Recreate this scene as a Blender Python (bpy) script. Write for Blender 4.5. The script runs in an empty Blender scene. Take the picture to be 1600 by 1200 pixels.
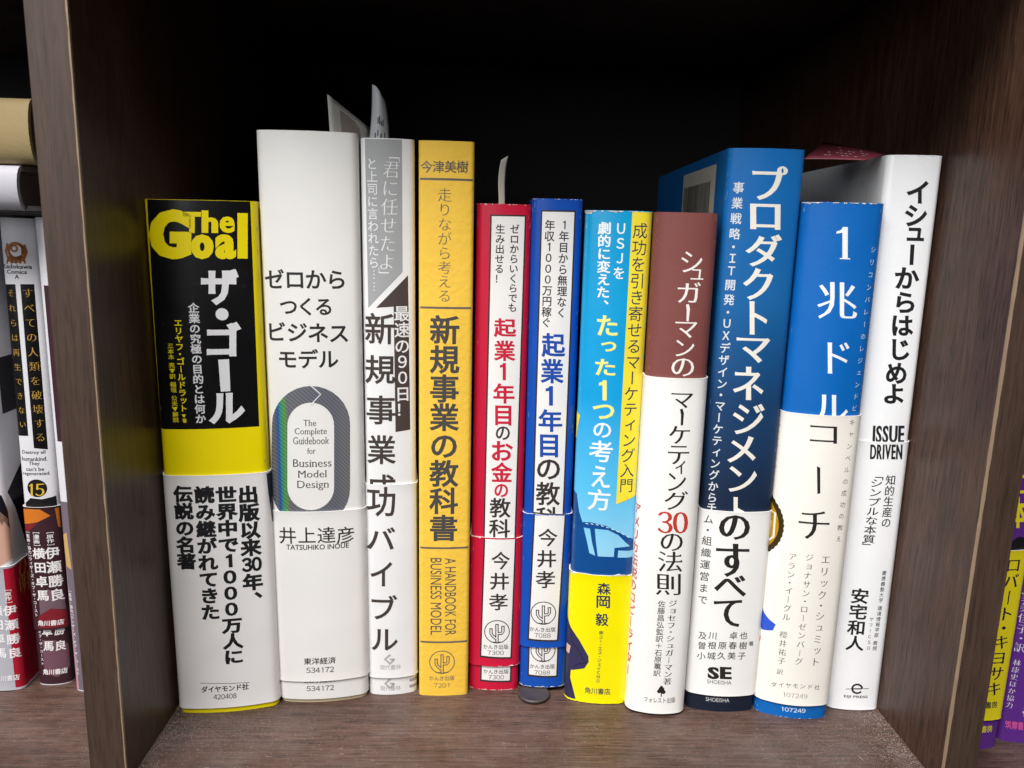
import bpy, bmesh, math, random
import numpy as np
from mathutils import Vector, Matrix
from mathutils.geometry import delaunay_2d_cdt
random.seed(7)
S = bpy.context.scene
COL = S.collection

# ------------------------------------------------------------------ camera
F = 1228.0                                   # focal length in pixels of a 1600 px wide frame
def nrm(v): return v / np.linalg.norm(v)
_Y = nrm(np.array([-34., 243., -F]))
_Z = np.array([167., 6235., F]); _Z = nrm(_Z - (_Z @ _Y) * _Y)
_X = np.cross(_Y, _Z)
R = np.array([_X, _Y, _Z])                   # camera axes -> world axes
EYE = np.array([0., 0., .17728])
def ray(px, py): return R @ np.array([px - 800., 600. - py, -F])
def onz(px, py, z=0.):
    r = ray(px, py); return EYE + r * ((z - EYE[2]) / r[2])
def ony(px, py, y):
    r = ray(px, py); return EYE + r * (y / r[1])
def onx(px, py, x):
    r = ray(px, py); return EYE + r * (x / r[0])

cam = bpy.data.cameras.new('camera'); camo = bpy.data.objects.new('camera', cam); COL.objects.link(camo)
M4 = Matrix.Identity(4)
for i in range(3):
    for j in range(3): M4[i][j] = R[i][j]
    M4[i][3] = EYE[i]
camo.matrix_world = M4
cam.sensor_width = 36; cam.lens = F / 1600 * 36; cam.clip_start = .01; cam.clip_end = 50
cam.dof.use_dof = True; cam.dof.focus_distance = .285; cam.dof.aperture_fstop = 20
S.camera = camo

# ------------------------------------------------------------------ light
w = bpy.data.worlds.new('World'); S.world = w; w.use_nodes = True
w.node_tree.nodes['Background'].inputs[0].default_value = (.93, .96, 1, 1)
w.node_tree.nodes['Background'].inputs[1].default_value = .04
def area(name, loc, target, sx, sy, power, col):
    l = bpy.data.lights.new(name, 'AREA'); l.shape = 'RECTANGLE'; l.size = sx; l.size_y = sy
    l.energy = power; l.color = col
    o = bpy.data.objects.new(name, l); COL.objects.link(o); o.location = loc
    o.rotation_euler = (Vector(target) - Vector(loc)).to_track_quat('-Z', 'Y').to_euler()
    return o
area('ceiling_lamp', (-.38, -.42, 1.42), (-.02, .2, .1), 1.2, .55, 55, (1, .97, .94))
area('shop_front_window', (-.95, -1.45, .62), (.05, .27, .12), 1.3, .7, 11, (.95, .975, 1))  # added fill lamp, no window known here; lifts slips and left-facing covers
S.view_settings.view_transform = 'Standard'; S.view_settings.look = 'None'
S.view_settings.exposure = 0; S.view_settings.gamma = 1

# ------------------------------------------------------------------ materials
def nn(m, t, **k):
    n = m.node_tree.nodes.new(t)
    for a, b in k.items(): setattr(n, a, b)
    return n
def srgb(h):
    h = h.lstrip('#'); c = [int(h[i:i+2], 16) / 255 for i in (0, 2, 4)]
    return tuple(x / 12.92 if x < .04045 else ((x + .055) / 1.055) ** 2.4 for x in c) + (1,)
MC = {}
def paper(hexc, rough=.45, bump=.15, scale=900, var=.05, spec=.35, coat=0., kind='noise', grad=None, dirt=0.):
    key = (hexc, rough, bump, scale, var, spec, coat, kind, str(grad), dirt)
    if key in MC: return MC[key]
    m = bpy.data.materials.new('paper_' + hexc.strip('#')); m.use_nodes = True; MC[key] = m
    nt = m.node_tree; L = nt.links.new; b = nt.nodes['Principled BSDF']
    tc = nn(m, 'ShaderNodeTexCoord')
    b.inputs['Roughness'].default_value = rough
    b.inputs['Specular IOR Level'].default_value = spec
    b.inputs['Coat Weight'].default_value = coat; b.inputs['Coat Roughness'].default_value = .18
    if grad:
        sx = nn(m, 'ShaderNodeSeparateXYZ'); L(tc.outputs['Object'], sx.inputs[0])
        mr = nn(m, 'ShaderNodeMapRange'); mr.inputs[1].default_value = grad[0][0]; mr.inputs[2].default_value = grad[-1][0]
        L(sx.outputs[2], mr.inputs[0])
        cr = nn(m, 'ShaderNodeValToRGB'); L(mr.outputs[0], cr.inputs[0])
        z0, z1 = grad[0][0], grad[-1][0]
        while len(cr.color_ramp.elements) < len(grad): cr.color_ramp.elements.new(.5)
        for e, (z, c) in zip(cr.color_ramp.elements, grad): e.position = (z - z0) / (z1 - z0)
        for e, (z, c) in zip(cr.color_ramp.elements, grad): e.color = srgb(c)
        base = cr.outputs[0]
    else:
        rgb = nn(m, 'ShaderNodeRGB'); rgb.outputs[0].default_value = srgb(hexc); base = rgb.outputs[0]
    n1 = nn(m, 'ShaderNodeTexNoise'); n1.inputs['Scale'].default_value = 55; n1.inputs['Detail'].default_value = 5
    L(tc.outputs['Object'], n1.inputs['Vector'])
    mr2 = nn(m, 'ShaderNodeMapRange'); mr2.inputs[1].default_value = .3; mr2.inputs[2].default_value = .7
    mr2.inputs[3].default_value = 1 - var; mr2.inputs[4].default_value = 1
    L(n1.outputs[0], mr2.inputs[0])
    mx = nn(m, 'ShaderNodeMix', data_type='RGBA', blend_type='MULTIPLY'); mx.inputs[0].default_value = 1
    L(base, mx.inputs[6]); L(mr2.outputs[0], mx.inputs[7]); out = mx.outputs[2]
    if dirt:
        n2 = nn(m, 'ShaderNodeTexNoise'); n2.inputs['Scale'].default_value = 400; n2.inputs['Detail'].default_value = 3
        L(tc.outputs['Object'], n2.inputs['Vector'])
        m3 = nn(m, 'ShaderNodeMapRange'); m3.inputs[1].default_value = .66; m3.inputs[2].default_value = .78; m3.inputs[4].default_value = dirt
        L(n2.outputs[0], m3.inputs[0])
        mx2 = nn(m, 'ShaderNodeMix', data_type='RGBA'); mx2.inputs[7].default_value = (.62, .6, .58, 1)
        L(m3.outputs[0], mx2.inputs[0]); L(out, mx2.inputs[6]); out = mx2.outputs[2]
    L(out, b.inputs['Base Color'])
    # roughness wear
    mr4 = nn(m, 'ShaderNodeMapRange'); mr4.inputs[1].default_value = .3; mr4.inputs[2].default_value = .7
    mr4.inputs[3].default_value = rough - .06; mr4.inputs[4].default_value = rough + .08
    L(n1.outputs[0], mr4.inputs[0]); L(mr4.outputs[0], b.inputs['Roughness'])
    if bump:
        if kind == 'weave':
            wa = nn(m, 'ShaderNodeTexWave'); wa.bands_direction = 'DIAGONAL'; wa.inputs['Scale'].default_value = scale
            wa.inputs['Distortion'].default_value = .6; L(tc.outputs['Object'], wa.inputs['Vector']); h = wa.outputs[1]
        elif kind == 'leather':
            vo = nn(m, 'ShaderNodeTexNoise'); vo.inputs['Scale'].default_value = scale; vo.inputs['Detail'].default_value = 2
            L(tc.outputs['Object'], vo.inputs['Vector']); h = vo.outputs[0]
        else:
            n3 = nn(m, 'ShaderNodeTexNoise'); n3.inputs['Scale'].default_value = scale; n3.inputs['Detail'].default_value = 4
            L(tc.outputs['Object'], n3.inputs['Vector']); h = n3.outputs[0]
        bp = nn(m, 'ShaderNodeBump'); bp.inputs['Strength'].default_value = bump; bp.inputs['Distance'].default_value = .0004
        L(h, bp.inputs['Height'])
        n5 = nn(m, 'ShaderNodeTexNoise'); n5.inputs['Scale'].default_value = 38; n5.inputs['Detail'].default_value = 1
        L(tc.outputs['Object'], n5.inputs['Vector'])
        bp2 = nn(m, 'ShaderNodeBump'); bp2.inputs['Strength'].default_value = .10; bp2.inputs['Distance'].default_value = .003
        L(n5.outputs[0], bp2.inputs['Height']); L(bp2.outputs[0], bp.inputs['Normal'])
        L(bp.outputs[0], b.inputs['Normal'])
    return m

def wood(name, axis, dark, mid, light, rough, bump=.25, dusty=0., pores=.45):
    m = bpy.data.materials.new(name); m.use_nodes = True
    nt = m.node_tree; L = nt.links.new; b = nt.nodes['Principled BSDF']
    tc = nn(m, 'ShaderNodeTexCoord')
    def mapped(sl, sc, warp=0.):
        mp = nn(m, 'ShaderNodeMapping')
        s = [sc, sc, sc]; s[axis] = sl; mp.inputs['Scale'].default_value = s
        L(tc.outputs['Object'], mp.inputs['Vector']); return mp.outputs[0]
    # broad plank tone, long figure, fine fibre, dark pores
    a = nn(m, 'ShaderNodeTexNoise'); a.inputs['Scale'].default_value = 1; a.inputs['Detail'].default_value = 6; a.inputs['Roughness'].default_value = .6
    a.inputs['Distortion'].default_value = .8
    L(mapped(5, 38), a.inputs['Vector'])
    f = nn(m, 'ShaderNodeTexNoise'); f.inputs['Scale'].default_value = 1; f.inputs['Detail'].default_value = 5; f.inputs['Roughness'].default_value = .7
    L(mapped(35, 900), f.inputs['Vector'])
    p = nn(m, 'ShaderNodeTexNoise'); p.inputs['Scale'].default_value = 1; p.inputs['Detail'].default_value = 1
    L(mapped(110, 1900), p.inputs['Vector'])
    cr = nn(m, 'ShaderNodeValToRGB'); e = cr.color_ramp.elements
    e[0].position = .30; e[0].color = dark; e[1].position = .72; e[1].color = light
    k = e.new(.5); k.color = mid
    ad = nn(m, 'ShaderNodeMath', operation='MULTIPLY_ADD'); ad.inputs[1].default_value = .68
    L(f.outputs[0], ad.inputs[0])
    mu = nn(m, 'ShaderNodeMath', operation='MULTIPLY'); mu.inputs[1].default_value = .32; L(a.outputs[0], mu.inputs[0])
    L(mu.outputs[0], ad.inputs[2]); L(ad.outputs[0], cr.inputs[0])
    pr = nn(m, 'ShaderNodeMapRange'); pr.inputs[1].default_value = .56; pr.inputs[2].default_value = .66; pr.inputs[3].default_value = 1; pr.inputs[4].default_value = pores
    L(p.outputs[0], pr.inputs[0])
    mx = nn(m, 'ShaderNodeMix', data_type='RGBA', blend_type='MULTIPLY'); mx.inputs[0].default_value = 1
    L(cr.outputs[0], mx.inputs[6]); L(pr.outputs[0], mx.inputs[7]); out = mx.outputs[2]
    if dusty:
        d = nn(m, 'ShaderNodeTexNoise'); d.inputs['Scale'].default_value = 26; d.inputs['Detail'].default_value = 9; d.inputs['Roughness'].default_value = .8
        L(tc.outputs['Object'], d.inputs['Vector'])
        dr = nn(m, 'ShaderNodeMapRange'); dr.inputs[1].default_value = .42; dr.inputs[2].default_value = .75; dr.inputs[4].default_value = dusty
        L(d.outputs[0], dr.inputs[0])
        mx2 = nn(m, 'ShaderNodeMix', data_type='RGBA'); mx2.inputs[7].default_value = (.42, .38, .36, 1)
        L(dr.outputs[0], mx2.inputs[0]); L(out, mx2.inputs[6]); out = mx2.outputs[2]
    L(out, b.inputs['Base Color'])
    rr = nn(m, 'ShaderNodeMapRange'); rr.inputs[3].default_value = rough - .05; rr.inputs[4].default_value = rough + .12
    L(a.outputs[0], rr.inputs[0]); L(rr.outputs[0], b.inputs['Roughness'])
    b.inputs['Specular IOR Level'].default_value = .38
    bp = nn(m, 'ShaderNodeBump'); bp.inputs['Strength'].default_value = bump; bp.inputs['Distance'].default_value = .0003
    L(f.outputs[0], bp.inputs['Height']); L(bp.outputs[0], b.inputs['Normal'])
    return m
WD = ((.022, .0110, .0072, 1), (.060, .029, .018, 1), (.118, .064, .041, 1))
wood_up = wood('walnut_laminate_upright', 2, *WD, .38, .16)
wood_fr = wood('walnut_edge_band', 2, (.032, .0185, .013, 1), (.060, .036, .0255, 1), (.082, .051, .037, 1), .42, .12, pores=.75)
wood_fl = wood('walnut_laminate_shelf', 0, (.018, .0085, .006, 1), (.066, .033, .024, 1), (.15, .085, .064, 1), .42, .35, .14)
def plain(name, col, rough=.5, metal=0.):
    m = bpy.data.materials.new(name); m.use_nodes = True; b = m.node_tree.nodes['Principled BSDF']; L = m.node_tree.links.new
    tc = nn(m, 'ShaderNodeTexCoord'); n = nn(m, 'ShaderNodeTexNoise'); n.inputs['Scale'].default_value = 220; n.inputs['Detail'].default_value = 4
    L(tc.outputs['Object'], n.inputs['Vector'])
    mr = nn(m, 'ShaderNodeMapRange'); mr.inputs[3].default_value = .8; mr.inputs[4].default_value = 1.15; L(n.outputs[0], mr.inputs[0])
    mx = nn(m, 'ShaderNodeMix', data_type='RGBA', blend_type='MULTIPLY'); mx.inputs[0].default_value = 1
    mx.inputs[6].default_value = col; L(mr.outputs[0], mx.inputs[7]); L(mx.outputs[2], b.inputs['Base Color'])
    b.inputs['Roughness'].default_value = rough; b.inputs['Metallic'].default_value = metal
    return m
def pages_mat(horizontal=False, col=(.62, .57, .47, 1)):
    m = bpy.data.materials.new('page_edges'); m.use_nodes = True; b = m.node_tree.nodes['Principled BSDF']; L = m.node_tree.links.new
    tc = nn(m, 'ShaderNodeTexCoord'); mp = nn(m, 'ShaderNodeMapping')
    mp.inputs['Scale'].default_value = (20, 20, 5000) if horizontal else (5000, 20, 20)
    L(tc.outputs['Object'], mp.inputs['Vector'])
    n = nn(m, 'ShaderNodeTexNoise'); n.inputs['Scale'].default_value = 1; n.inputs['Detail'].default_value = 3; L(mp.outputs[0], n.inputs['Vector'])
    mr = nn(m, 'ShaderNodeMapRange'); mr.inputs[1].default_value = .3; mr.inputs[2].default_value = .7; mr.inputs[3].default_value = .6; mr.inputs[4].default_value = 1.05; L(n.outputs[0], mr.inputs[0])
    mx = nn(m, 'ShaderNodeMix', data_type='RGBA', blend_type='MULTIPLY'); mx.inputs[0].default_value = 1
    mx.inputs[6].default_value = col; L(mr.outputs[0], mx.inputs[7]); L(mx.outputs[2], b.inputs['Base Color'])
    b.inputs['Roughness'].default_value = .8
    bp = nn(m, 'ShaderNodeBump'); bp.inputs['Strength'].default_value = .5; bp.inputs['Distance'].default_value = .0003
    L(n.outputs[0], bp.inputs['Height']); L(bp.outputs[0], b.inputs['Normal'])
    return m
M_PAGE = pages_mat(); M_PAGEH = pages_mat(True, (.33, .31, .3, 1))
M_RIM = paper('#e8e6e2', .7, 0, var=.1)

# ------------------------------------------------------------------ object helpers
def tag(o, label=None, cat=None, group=None, kind=None):
    if label: o['label'] = label
    if cat: o['category'] = cat
    if group: o['group'] = group
    if kind: o['kind'] = kind
    return o
def link(name, me, mat, parent=None, smooth=False):
    o = bpy.data.objects.new(name, me); COL.objects.link(o)
    for mm in (mat if isinstance(mat, (list, tuple)) else [mat]): me.materials.append(mm)
    if smooth: me.polygons.foreach_set('use_smooth', [True] * len(me.polygons))
    if parent is not None: o.parent = parent
    return o
def mesh(name, vs, fs, mat, parent=None, smooth=False):
    me = bpy.data.meshes.new(name); me.from_pydata([tuple(v) for v in vs], [], fs); me.update()
    return link(name, me, mat, parent, smooth)
def box(name, x0, x1, y0, y1, z0, z1, mat, parent=None, bev=.0004):
    bm = bmesh.new(); bmesh.ops.create_cube(bm, size=1)
    for v in bm.verts:
        v.co = Vector(((x0 + x1) / 2 + v.co.x * (x1 - x0), (y0 + y1) / 2 + v.co.y * (y1 - y0), (z0 + z1) / 2 + v.co.z * (z1 - z0)))
    if bev: bmesh.ops.bevel(bm, geom=bm.edges[:], offset=bev, segments=2, affect='EDGES')
    me = bpy.data.meshes.new(name); bm.to_mesh(me); bm.free()
    return link(name, me, mat, parent)

# ------------------------------------------------------------------ bookcase
case = bpy.data.objects.new('bookcase', None); COL.objects.link(case)
tag(case, 'dark walnut laminate bookcase whose compartments hold all the books', 'bookcase')
YF = .2254; XL0, XL1, XR0, XR1 = -.1238, -.1124, .1525, .1638; TOP = .2716; YB = .50
box('shelf_board', -.45, .45, YF + .0015, YB, -.018, 0, wood_fl, case)
box('top_board', -.45, .45, YF + .001, YB, TOP, TOP + .018, wood_fl, case)
box('back_panel', -.45, .45, YB + .001, YB + .006, -.06, TOP + .06, plain('dark_backboard', (.012, .009, .008, 1), .7), case)  # same laminate, coloured near-black to paint in the deep interior shade
for a, b, side in ((XL0, XL1, 1), (XR0, XR1, -1)):
    p = box('partition', a, b, YF + .0005, YB, -.0, TOP, wood_up, case, 0)
    box('edge_band', a + .0002, b - .0002, YF - .0003, YF + .0005, -.06, TOP + .03, wood_fr, p, 0)
    e = b if side == 1 else a
    M_TAN = bpy.data.materials.get('exposed_edge') or plain('exposed_edge', (.30, .21, .135, 1), .5)
    # thin pale line where the edge band was trimmed
    n = 60; vs = []; fs = []
    for i in range(n + 1):
        z = .0 + (TOP) * i / n; j = .00008 * math.sin(i * 2.3) + random.uniform(-.00005, .00005)
        wd = .00032 if side == 1 else .00052
        vs += [(e - side * wd + j, YF - .00035, z), (e + side * .00006, YF - .00035, z), (e + side * .00006, YF + .0006 + j, z)]
        if i:
            q = 3 * i
            fs += [(q-3, q-2, q+1, q), (q-2, q-1, q+2, q+1)]
    mesh('trimmed_edge', vs, fs, M_TAN, p)
# shelf below the frame bottom edge: front lip
box('shelf_lip', -.45, .45, YF + .0008, YF + .0014, -.0175, -.0006, wood_fr, case, 0)

# ------------------------------------------------------------------ glyphs
GC = {}
def fill(loops):
    """triangles of everything the loops wind round (non-zero rule) -> points, triangles"""
    vs = []; ed = []
    for lp in loops:
        n = len(vs); vs += [Vector(p) for p in lp]; ed += [(n + i, n + (i+1) % len(lp)) for i in range(len(lp))]
    if not vs: return [], []
    sp = max(abs(c) for v in vs for c in v) or 1
    V, _, T, *_r = delaunay_2d_cdt([v / sp for v in vs], ed, [], 0, 1e-6)
    P = np.array([(v[0], v[1]) for v in V]) * sp; T = [t for t in T if len(t) == 3]
    if not T: return [], []
    C = np.array([P[list(t)].mean(axis=0) for t in T]); wn = np.zeros(len(C))
    for lp in loops:
        A = np.array(lp); B = np.roll(A, -1, axis=0)
        x, y = C[:, 0][:, None], C[:, 1][:, None]
        cr = (B[:, 0]-A[:, 0])*(y-A[:, 1]) - (x-A[:, 0])*(B[:, 1]-A[:, 1])
        wn += ((A[:, 1] <= y) & (B[:, 1] > y) & (cr > 0)).sum(1) - ((A[:, 1] > y) & (B[:, 1] <= y) & (cr < 0)).sum(1)
    return [tuple(p) for p in P.tolist()], [tuple(t) for t, q in zip(T, wn) if q > 0]
def outlines(txt):
    if txt in ('1', '１'): return [[(.47, 0), (.56, 0), (.56, .733), (.485, .733), (.44, .668), (.345, .632), (.345, .565), (.47, .59)]]
    if txt.isdigit() and txt.isascii():                 # figures come from the full-width set, set close
        out = []; x = 0.
        for c in txt:
            lp = outlines(chr(ord(c) + 0xfee0)); xs = [p[0] for l in lp for p in l]; cx = (min(xs) + max(xs)) / 2
            out += [[(p[0] - cx + x, p[1]) for p in l] for l in lp]; x += .60
        return out
    cu = bpy.data.curves.new('g', 'FONT'); cu.body = txt; cu.fill_mode = 'NONE'; cu.resolution_u = 3
    o = bpy.data.objects.new('g', cu)
    me = o.to_mesh()
    co = [(v.co.x, v.co.y) for v in me.vertices]; adj = {}
    for e in me.edges:
        a, b = e.vertices; adj.setdefault(a, []).append(b); adj.setdefault(b, []).append(a)
    seen = set(); loops = []
    for s in adj:
        if s in seen: continue
        lp = [s]; seen.add(s); cur = s
        while True:
            nx = [q for q in adj[cur] if q not in seen]
            if not nx: break
            cur = nx[0]; seen.add(cur); lp.append(cur)
        pts = [co[i] for i in lp]; cl = []
        for p in pts:
            if not cl or math.hypot(p[0]-cl[-1][0], p[1]-cl[-1][1]) > 1e-4: cl.append(p)
        if len(cl) > 2 and math.hypot(cl[0][0]-cl[-1][0], cl[0][1]-cl[-1][1]) < 1e-4: cl.pop()
        if len(cl) > 2: loops.append(cl)
    o.to_mesh_clear(); bpy.data.objects.remove(o); bpy.data.curves.remove(cu)
    return loops
def sarea(lp):
    return .5 * sum(lp[i-1][0] * lp[i][1] - lp[i][0] * lp[i-1][1] for i in range(len(lp)))
def inside(p, lp):
    x, y = p; c = False
    for i in range(len(lp)):
        x1, y1 = lp[i-1]; x2, y2 = lp[i]
        if (y1 > y) != (y2 > y) and x < (x2-x1) * (y-y1) / (y2-y1) + x1: c = not c
    return c
def glyph(txt, wx=0., wy=0., style=''):
    """2-D outline of a string -> (points, triangles); wx / wy thicken upright and level strokes, style adds serifs"""
    key = (txt, wx, wy, style)
    if key in GC: return GC[key]
    loops = outlines(txt); res = []
    for k, lp in enumerate(loops):
        depth = sum(inside(lp[0], o) for j, o in enumerate(loops) if j != k)
        a = sarea(lp)
        if (a > 0) != (depth % 2 == 0): lp = lp[::-1]          # outer loops counter-clockwise
        n = len(lp); E = []
        for i in range(n):
            p, q = lp[i], lp[(i+1) % n]; dx, dy = q[0]-p[0], q[1]-p[1]; l = math.hypot(dx, dy) or 1e-9
            nx, ny = dy / l, -dx / l; E.append((nx, ny, wx * nx * nx + wy * ny * ny))
        out = []
        for i in range(n):
            a1, b1, d1 = E[i-1]; a2, b2, d2 = E[i]; det = a1 * b2 - a2 * b1; p = lp[i]
            if abs(det) > .25: ox, oy = (d1 * b2 - d2 * b1) / det, (a1 * d2 - a2 * d1) / det
            else:
                mx, my = a1 + a2, b1 + b2; l = math.hypot(mx, my) or 1; ox, oy = mx / l * (d1 + d2) / 2, my / l * (d1 + d2) / 2
            l = math.hypot(ox, oy); lim = 2.2 * max(abs(wx), abs(wy), 1e-9)
            if l > lim: ox, oy = ox * lim / l, oy * lim / l
            out.append((p[0] + ox, p[1] + oy))
        if style:
            new = []; n = len(out)
            kan = ord(txt[0]) >= 0x4e00
            for i in range(n):
                p, q = out[i], out[(i+1) % n]; o_, r_ = out[i-1], out[(i+2) % n]
                dx, dy = q[0]-p[0], q[1]-p[1]; l = math.hypot(dx, dy) or 1e-9; nx, ny = dy / l, -dx / l
                l0 = math.hypot(p[0]-o_[0], p[1]-o_[1]); l2 = math.hypot(r_[0]-q[0], r_[1]-q[1])
                new.append(p)
                if style == 'serif' and abs(ny) > .97 and .03 < l < .17 and l0 > .05 and l2 > .05 and \
                   abs(p[0]-o_[0]) < .25 * l0 and abs(r_[0]-q[0]) < .25 * l2:
                    ux, uy = dx / l, dy / l; ix, iy = -nx, -ny; s, t = .055, .026
                    new.pop()
                    new += [(p[0]+ix*t, p[1]+iy*t), (p[0]-ux*s+ix*t, p[1]-uy*s+iy*t), (p[0]-ux*s, p[1]-uy*s)]
                    new += [(q[0]+ux*s, q[1]+uy*s), (q[0]+ux*s+ix*t, q[1]+uy*s+iy*t), (q[0]+ix*t, q[1]+iy*t)]
                elif style == 'mincho' and kan and nx > .9 and .012 < l < .07 and l2 > .12 and abs(r_[1]-q[1]) < .1 * l2 and r_[0] < q[0]:
                    # little triangle on the right end of a level stroke
                    new += [(q[0], q[1]), (q[0]-.022, q[1]+.05), (q[0]-.085, q[1]+.001)]
            cl = []
            for p in new:
                if not cl or math.hypot(p[0]-cl[-1][0], p[1]-cl[-1][1]) > 1e-4: cl.append(p)
            out = cl
        res.append(out)
    GC[key] = fill(res); return GC[key]
ROT = set('ー「」『』（）［］…‥〔〕－')
SMALL = set('ァィゥェォッャュョぁぃぅぇぉっゃゅょ')

# font weights: (upright stroke, level stroke, serif style)
LIGHT = (-.004, -.004, ''); REG = (.006, .005, ''); MED = (.016, .013, ''); BOLD = (.028, .021, ''); HEAVY = (.036, .026, '')
MIN = (.006, -.022, 'mincho'); MINB = (.024, -.012, 'mincho'); MINL = (0., -.016, 'mincho')
ROM = (.002, -.012, 'serif'); ROMB = (.022, -.010, 'serif')

# ------------------------------------------------------------------ books
class Sheet:                                    # collects flat print in (s, v), s round the cover, v up it
    def __init__(self, book, name, mat, parent, off):
        self.b, self.name, self.mat, self.parent, self.off = book, name, mat, parent, off
        self.v = []; self.f = []
    def add(self, pts, tris):
        n = len(self.v); self.v += pts; self.f += [tuple(n + i for i in t) for t in tris]
    def poly(self, pts, px=True):
        pts = [self.b.pt(*p) for p in pts] if px else list(pts)
        if sarea(pts) < 0: pts = pts[::-1]
        self.add(*fill([pts])); return self
    def rect(self, s0, s1, v0, v1): return self.poly([(s0, v0), (s1, v0), (s1, v1), (s0, v1)], False)
    def line(self, pts, w, closed=False):
        """stroke of width w pixels through pixel points"""
        P = [self.b.pt(*p) for p in pts]; k = self.b.scale(*pts[0]); h = w * k / 2; n = len(P); L_, R_ = [], []
        for i, p in enumerate(P):
            a = P[i-1] if (i or closed) else p; c = P[(i+1) % n] if (i < n-1 or closed) else p
            dx, dy = c[0]-a[0], c[1]-a[1]; l = math.hypot(dx, dy) or 1; nx, ny = -dy / l, dx / l
            L_.append((p[0]+nx*h, p[1]+ny*h)); R_.append((p[0]-nx*h, p[1]-ny*h))
        m = n if closed else n - 1; t = []
        for i in range(m):
            j = (i+1) % n; t += [(i, j, n+j), (i, n+j, n+i)]
        self.add(L_ + R_, t); return self
    def circle(self, cx, cy, r, w=None, n=28):
        c = self.b.pt(cx, cy); k = self.b.scale(cx, cy)
        P = [(c[0] + r*k*math.cos(i*2*math.pi/n), c[1] + r*k*math.sin(i*2*math.pi/n)) for i in range(n)]
        if w is None: return self.poly(P, False)
        Q = [(c[0] + (r-w)*k*math.cos(i*2*math.pi/n), c[1] + (r-w)*k*math.sin(i*2*math.pi/n)) for i in range(n)]
        t = []
        for i in range(n):
            j = (i+1) % n; t += [(i, j, n+j), (i, n+j, n+i)]
        self.add(P + Q, t); return self
    def box_text(self, txt, x0, y0, x1, y1, wt=REG, slant=0., rot=0):
        """string whose inked area fills the pixel box; slant leans it; rot=1 reads downwards"""
        g, t = glyph(txt, *wt); xs = [p[0] for p in g]; ys = [p[1] for p in g]
        a0, a1, b0, b1 = min(xs), max(xs), min(ys), max(ys)
        xm, ym = (x0+x1)/2, (y0+y1)/2
        sl, sr = self.b.pt(x0, ym)[0], self.b.pt(x1, ym)[0]
        vt, vb = self.b.pt(xm, y0)[1], self.b.pt(xm, y1)[1]
        st, sb = self.b.pt(xm, y0)[0], self.b.pt(xm, y1)[0]
        bl = self.b.pt(x0, ym)[1]; br = self.b.pt(x1, ym)[1]
        P = []; X0, X1 = self.b.s2x(sl), self.b.s2x(sr)
        for x, y in g:
            if rot:
                fx = (y-b0)/(b1-b0); fy = 1 - (x-a0)/(a1-a0)
            elif rot == 0:
                fx = (x-a0)/(a1-a0); fy = (y-b0)/(b1-b0)
            P.append((self.b.x2s(X0 + (X1-X0)*fx) + (st-sb)*(fy-.5) + slant*(vt-vb)*(fy-.5), vb + (vt-vb)*fy + 0*(br-bl)))
        self.add(P, t); return self
    def spread(self, txt, x0, y0, x1, y1, wt, gap=.04, slant=0.):
        """heavy letters set one by one so that they stay apart"""
        ws = []
        for c in txt:
            xs = [p[0] for p in glyph(c, *wt)[0]]; ws.append(max(xs) - min(xs))
        k = (x1 - x0) / (sum(ws) + gap * (len(ws) - 1)); x = x0
        for c, w_ in zip(txt, ws): self.box_text(c, x, y0, x + w_*k, y1, wt, slant); x += (w_ + gap) * k
        return self
    def cell(self, tok, c, ew, eh, wt, vertical=True, axis=(0, 1)):
        if not tok.strip('　 '): return
        if tok in '…' and vertical:
            for i in (-.3, 0, .3):
                self.add([(c[0]+a*ew*.05, c[1]+i*eh+b*eh*.05) for a, b in ((-1,-1),(1,-1),(1,1),(-1,1))], [(0,1,2),(0,2,3)])
            return
        g, t = glyph(tok, *wt); xs = [p[0] for p in g]; cx, cy, k = .5, .38, 1.
        if ord(tok[0]) < 0x2000 or 0xff10 <= ord(tok[0]) <= 0xff5a:
            cx = (min(xs)+max(xs))/2; cy = .345; wd = max(xs)-min(xs)
            if len(tok) > 1: k = min(1., 1.0/wd)
        P = []
        for x, y in g:
            x, y = (x-cx)*k, y-cy
            if vertical:
                if tok in ROT: x, y = y, -x
                elif tok in '、。': x, y = x+.55, y+.5
                elif tok in SMALL: x, y = x+.08, y+.08
            P.append((c[0] + x*ew + axis[0]*y*eh, c[1] + y*eh*axis[1]))
        self.add(P, t)
    def vtext(self, toks, x1, y1, x2, y2, w, wt=REG, prop=0, eh=None):
        """upright column: centre of its top edge, centre of its bottom edge, glyph width in pixels"""
        toks = list(toks)
        adv = []
        for q in toks:
            a = 1.
            if prop: a = .72 if q == '・' else (.84 if ord(q[0]) < 0x4e00 or ord(q[0]) > 0xff00 else 1.)
            elif q == '・': a = .8
            elif q in ' ': a = .5
            elif q in '「」［］': a = .6
            adv.append(a)
        P1, P2 = self.b.pt(x1, y1), self.b.pt(x2, y2); L = math.hypot(P2[0]-P1[0], P2[1]-P1[1]); pitch = L / sum(adv)
        k = (self.b.scale(x1, y1) + self.b.scale(x2, y2)) / 2; ew = w * k / .93
        if eh is None: eh = min(pitch * 1.0, ew * 1.06)
        else: eh = eh * k / .93
        acc = 0
        for q, a in zip(toks, adv):
            f = (acc + a/2) / sum(adv); acc += a
            c = (P1[0] + (P2[0]-P1[0])*f, P1[1] + (P2[1]-P1[1])*f)
            self.cell(q, c, ew, eh, wt, True, ((P1[0]-P2[0])/L, 1))
        return self
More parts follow.
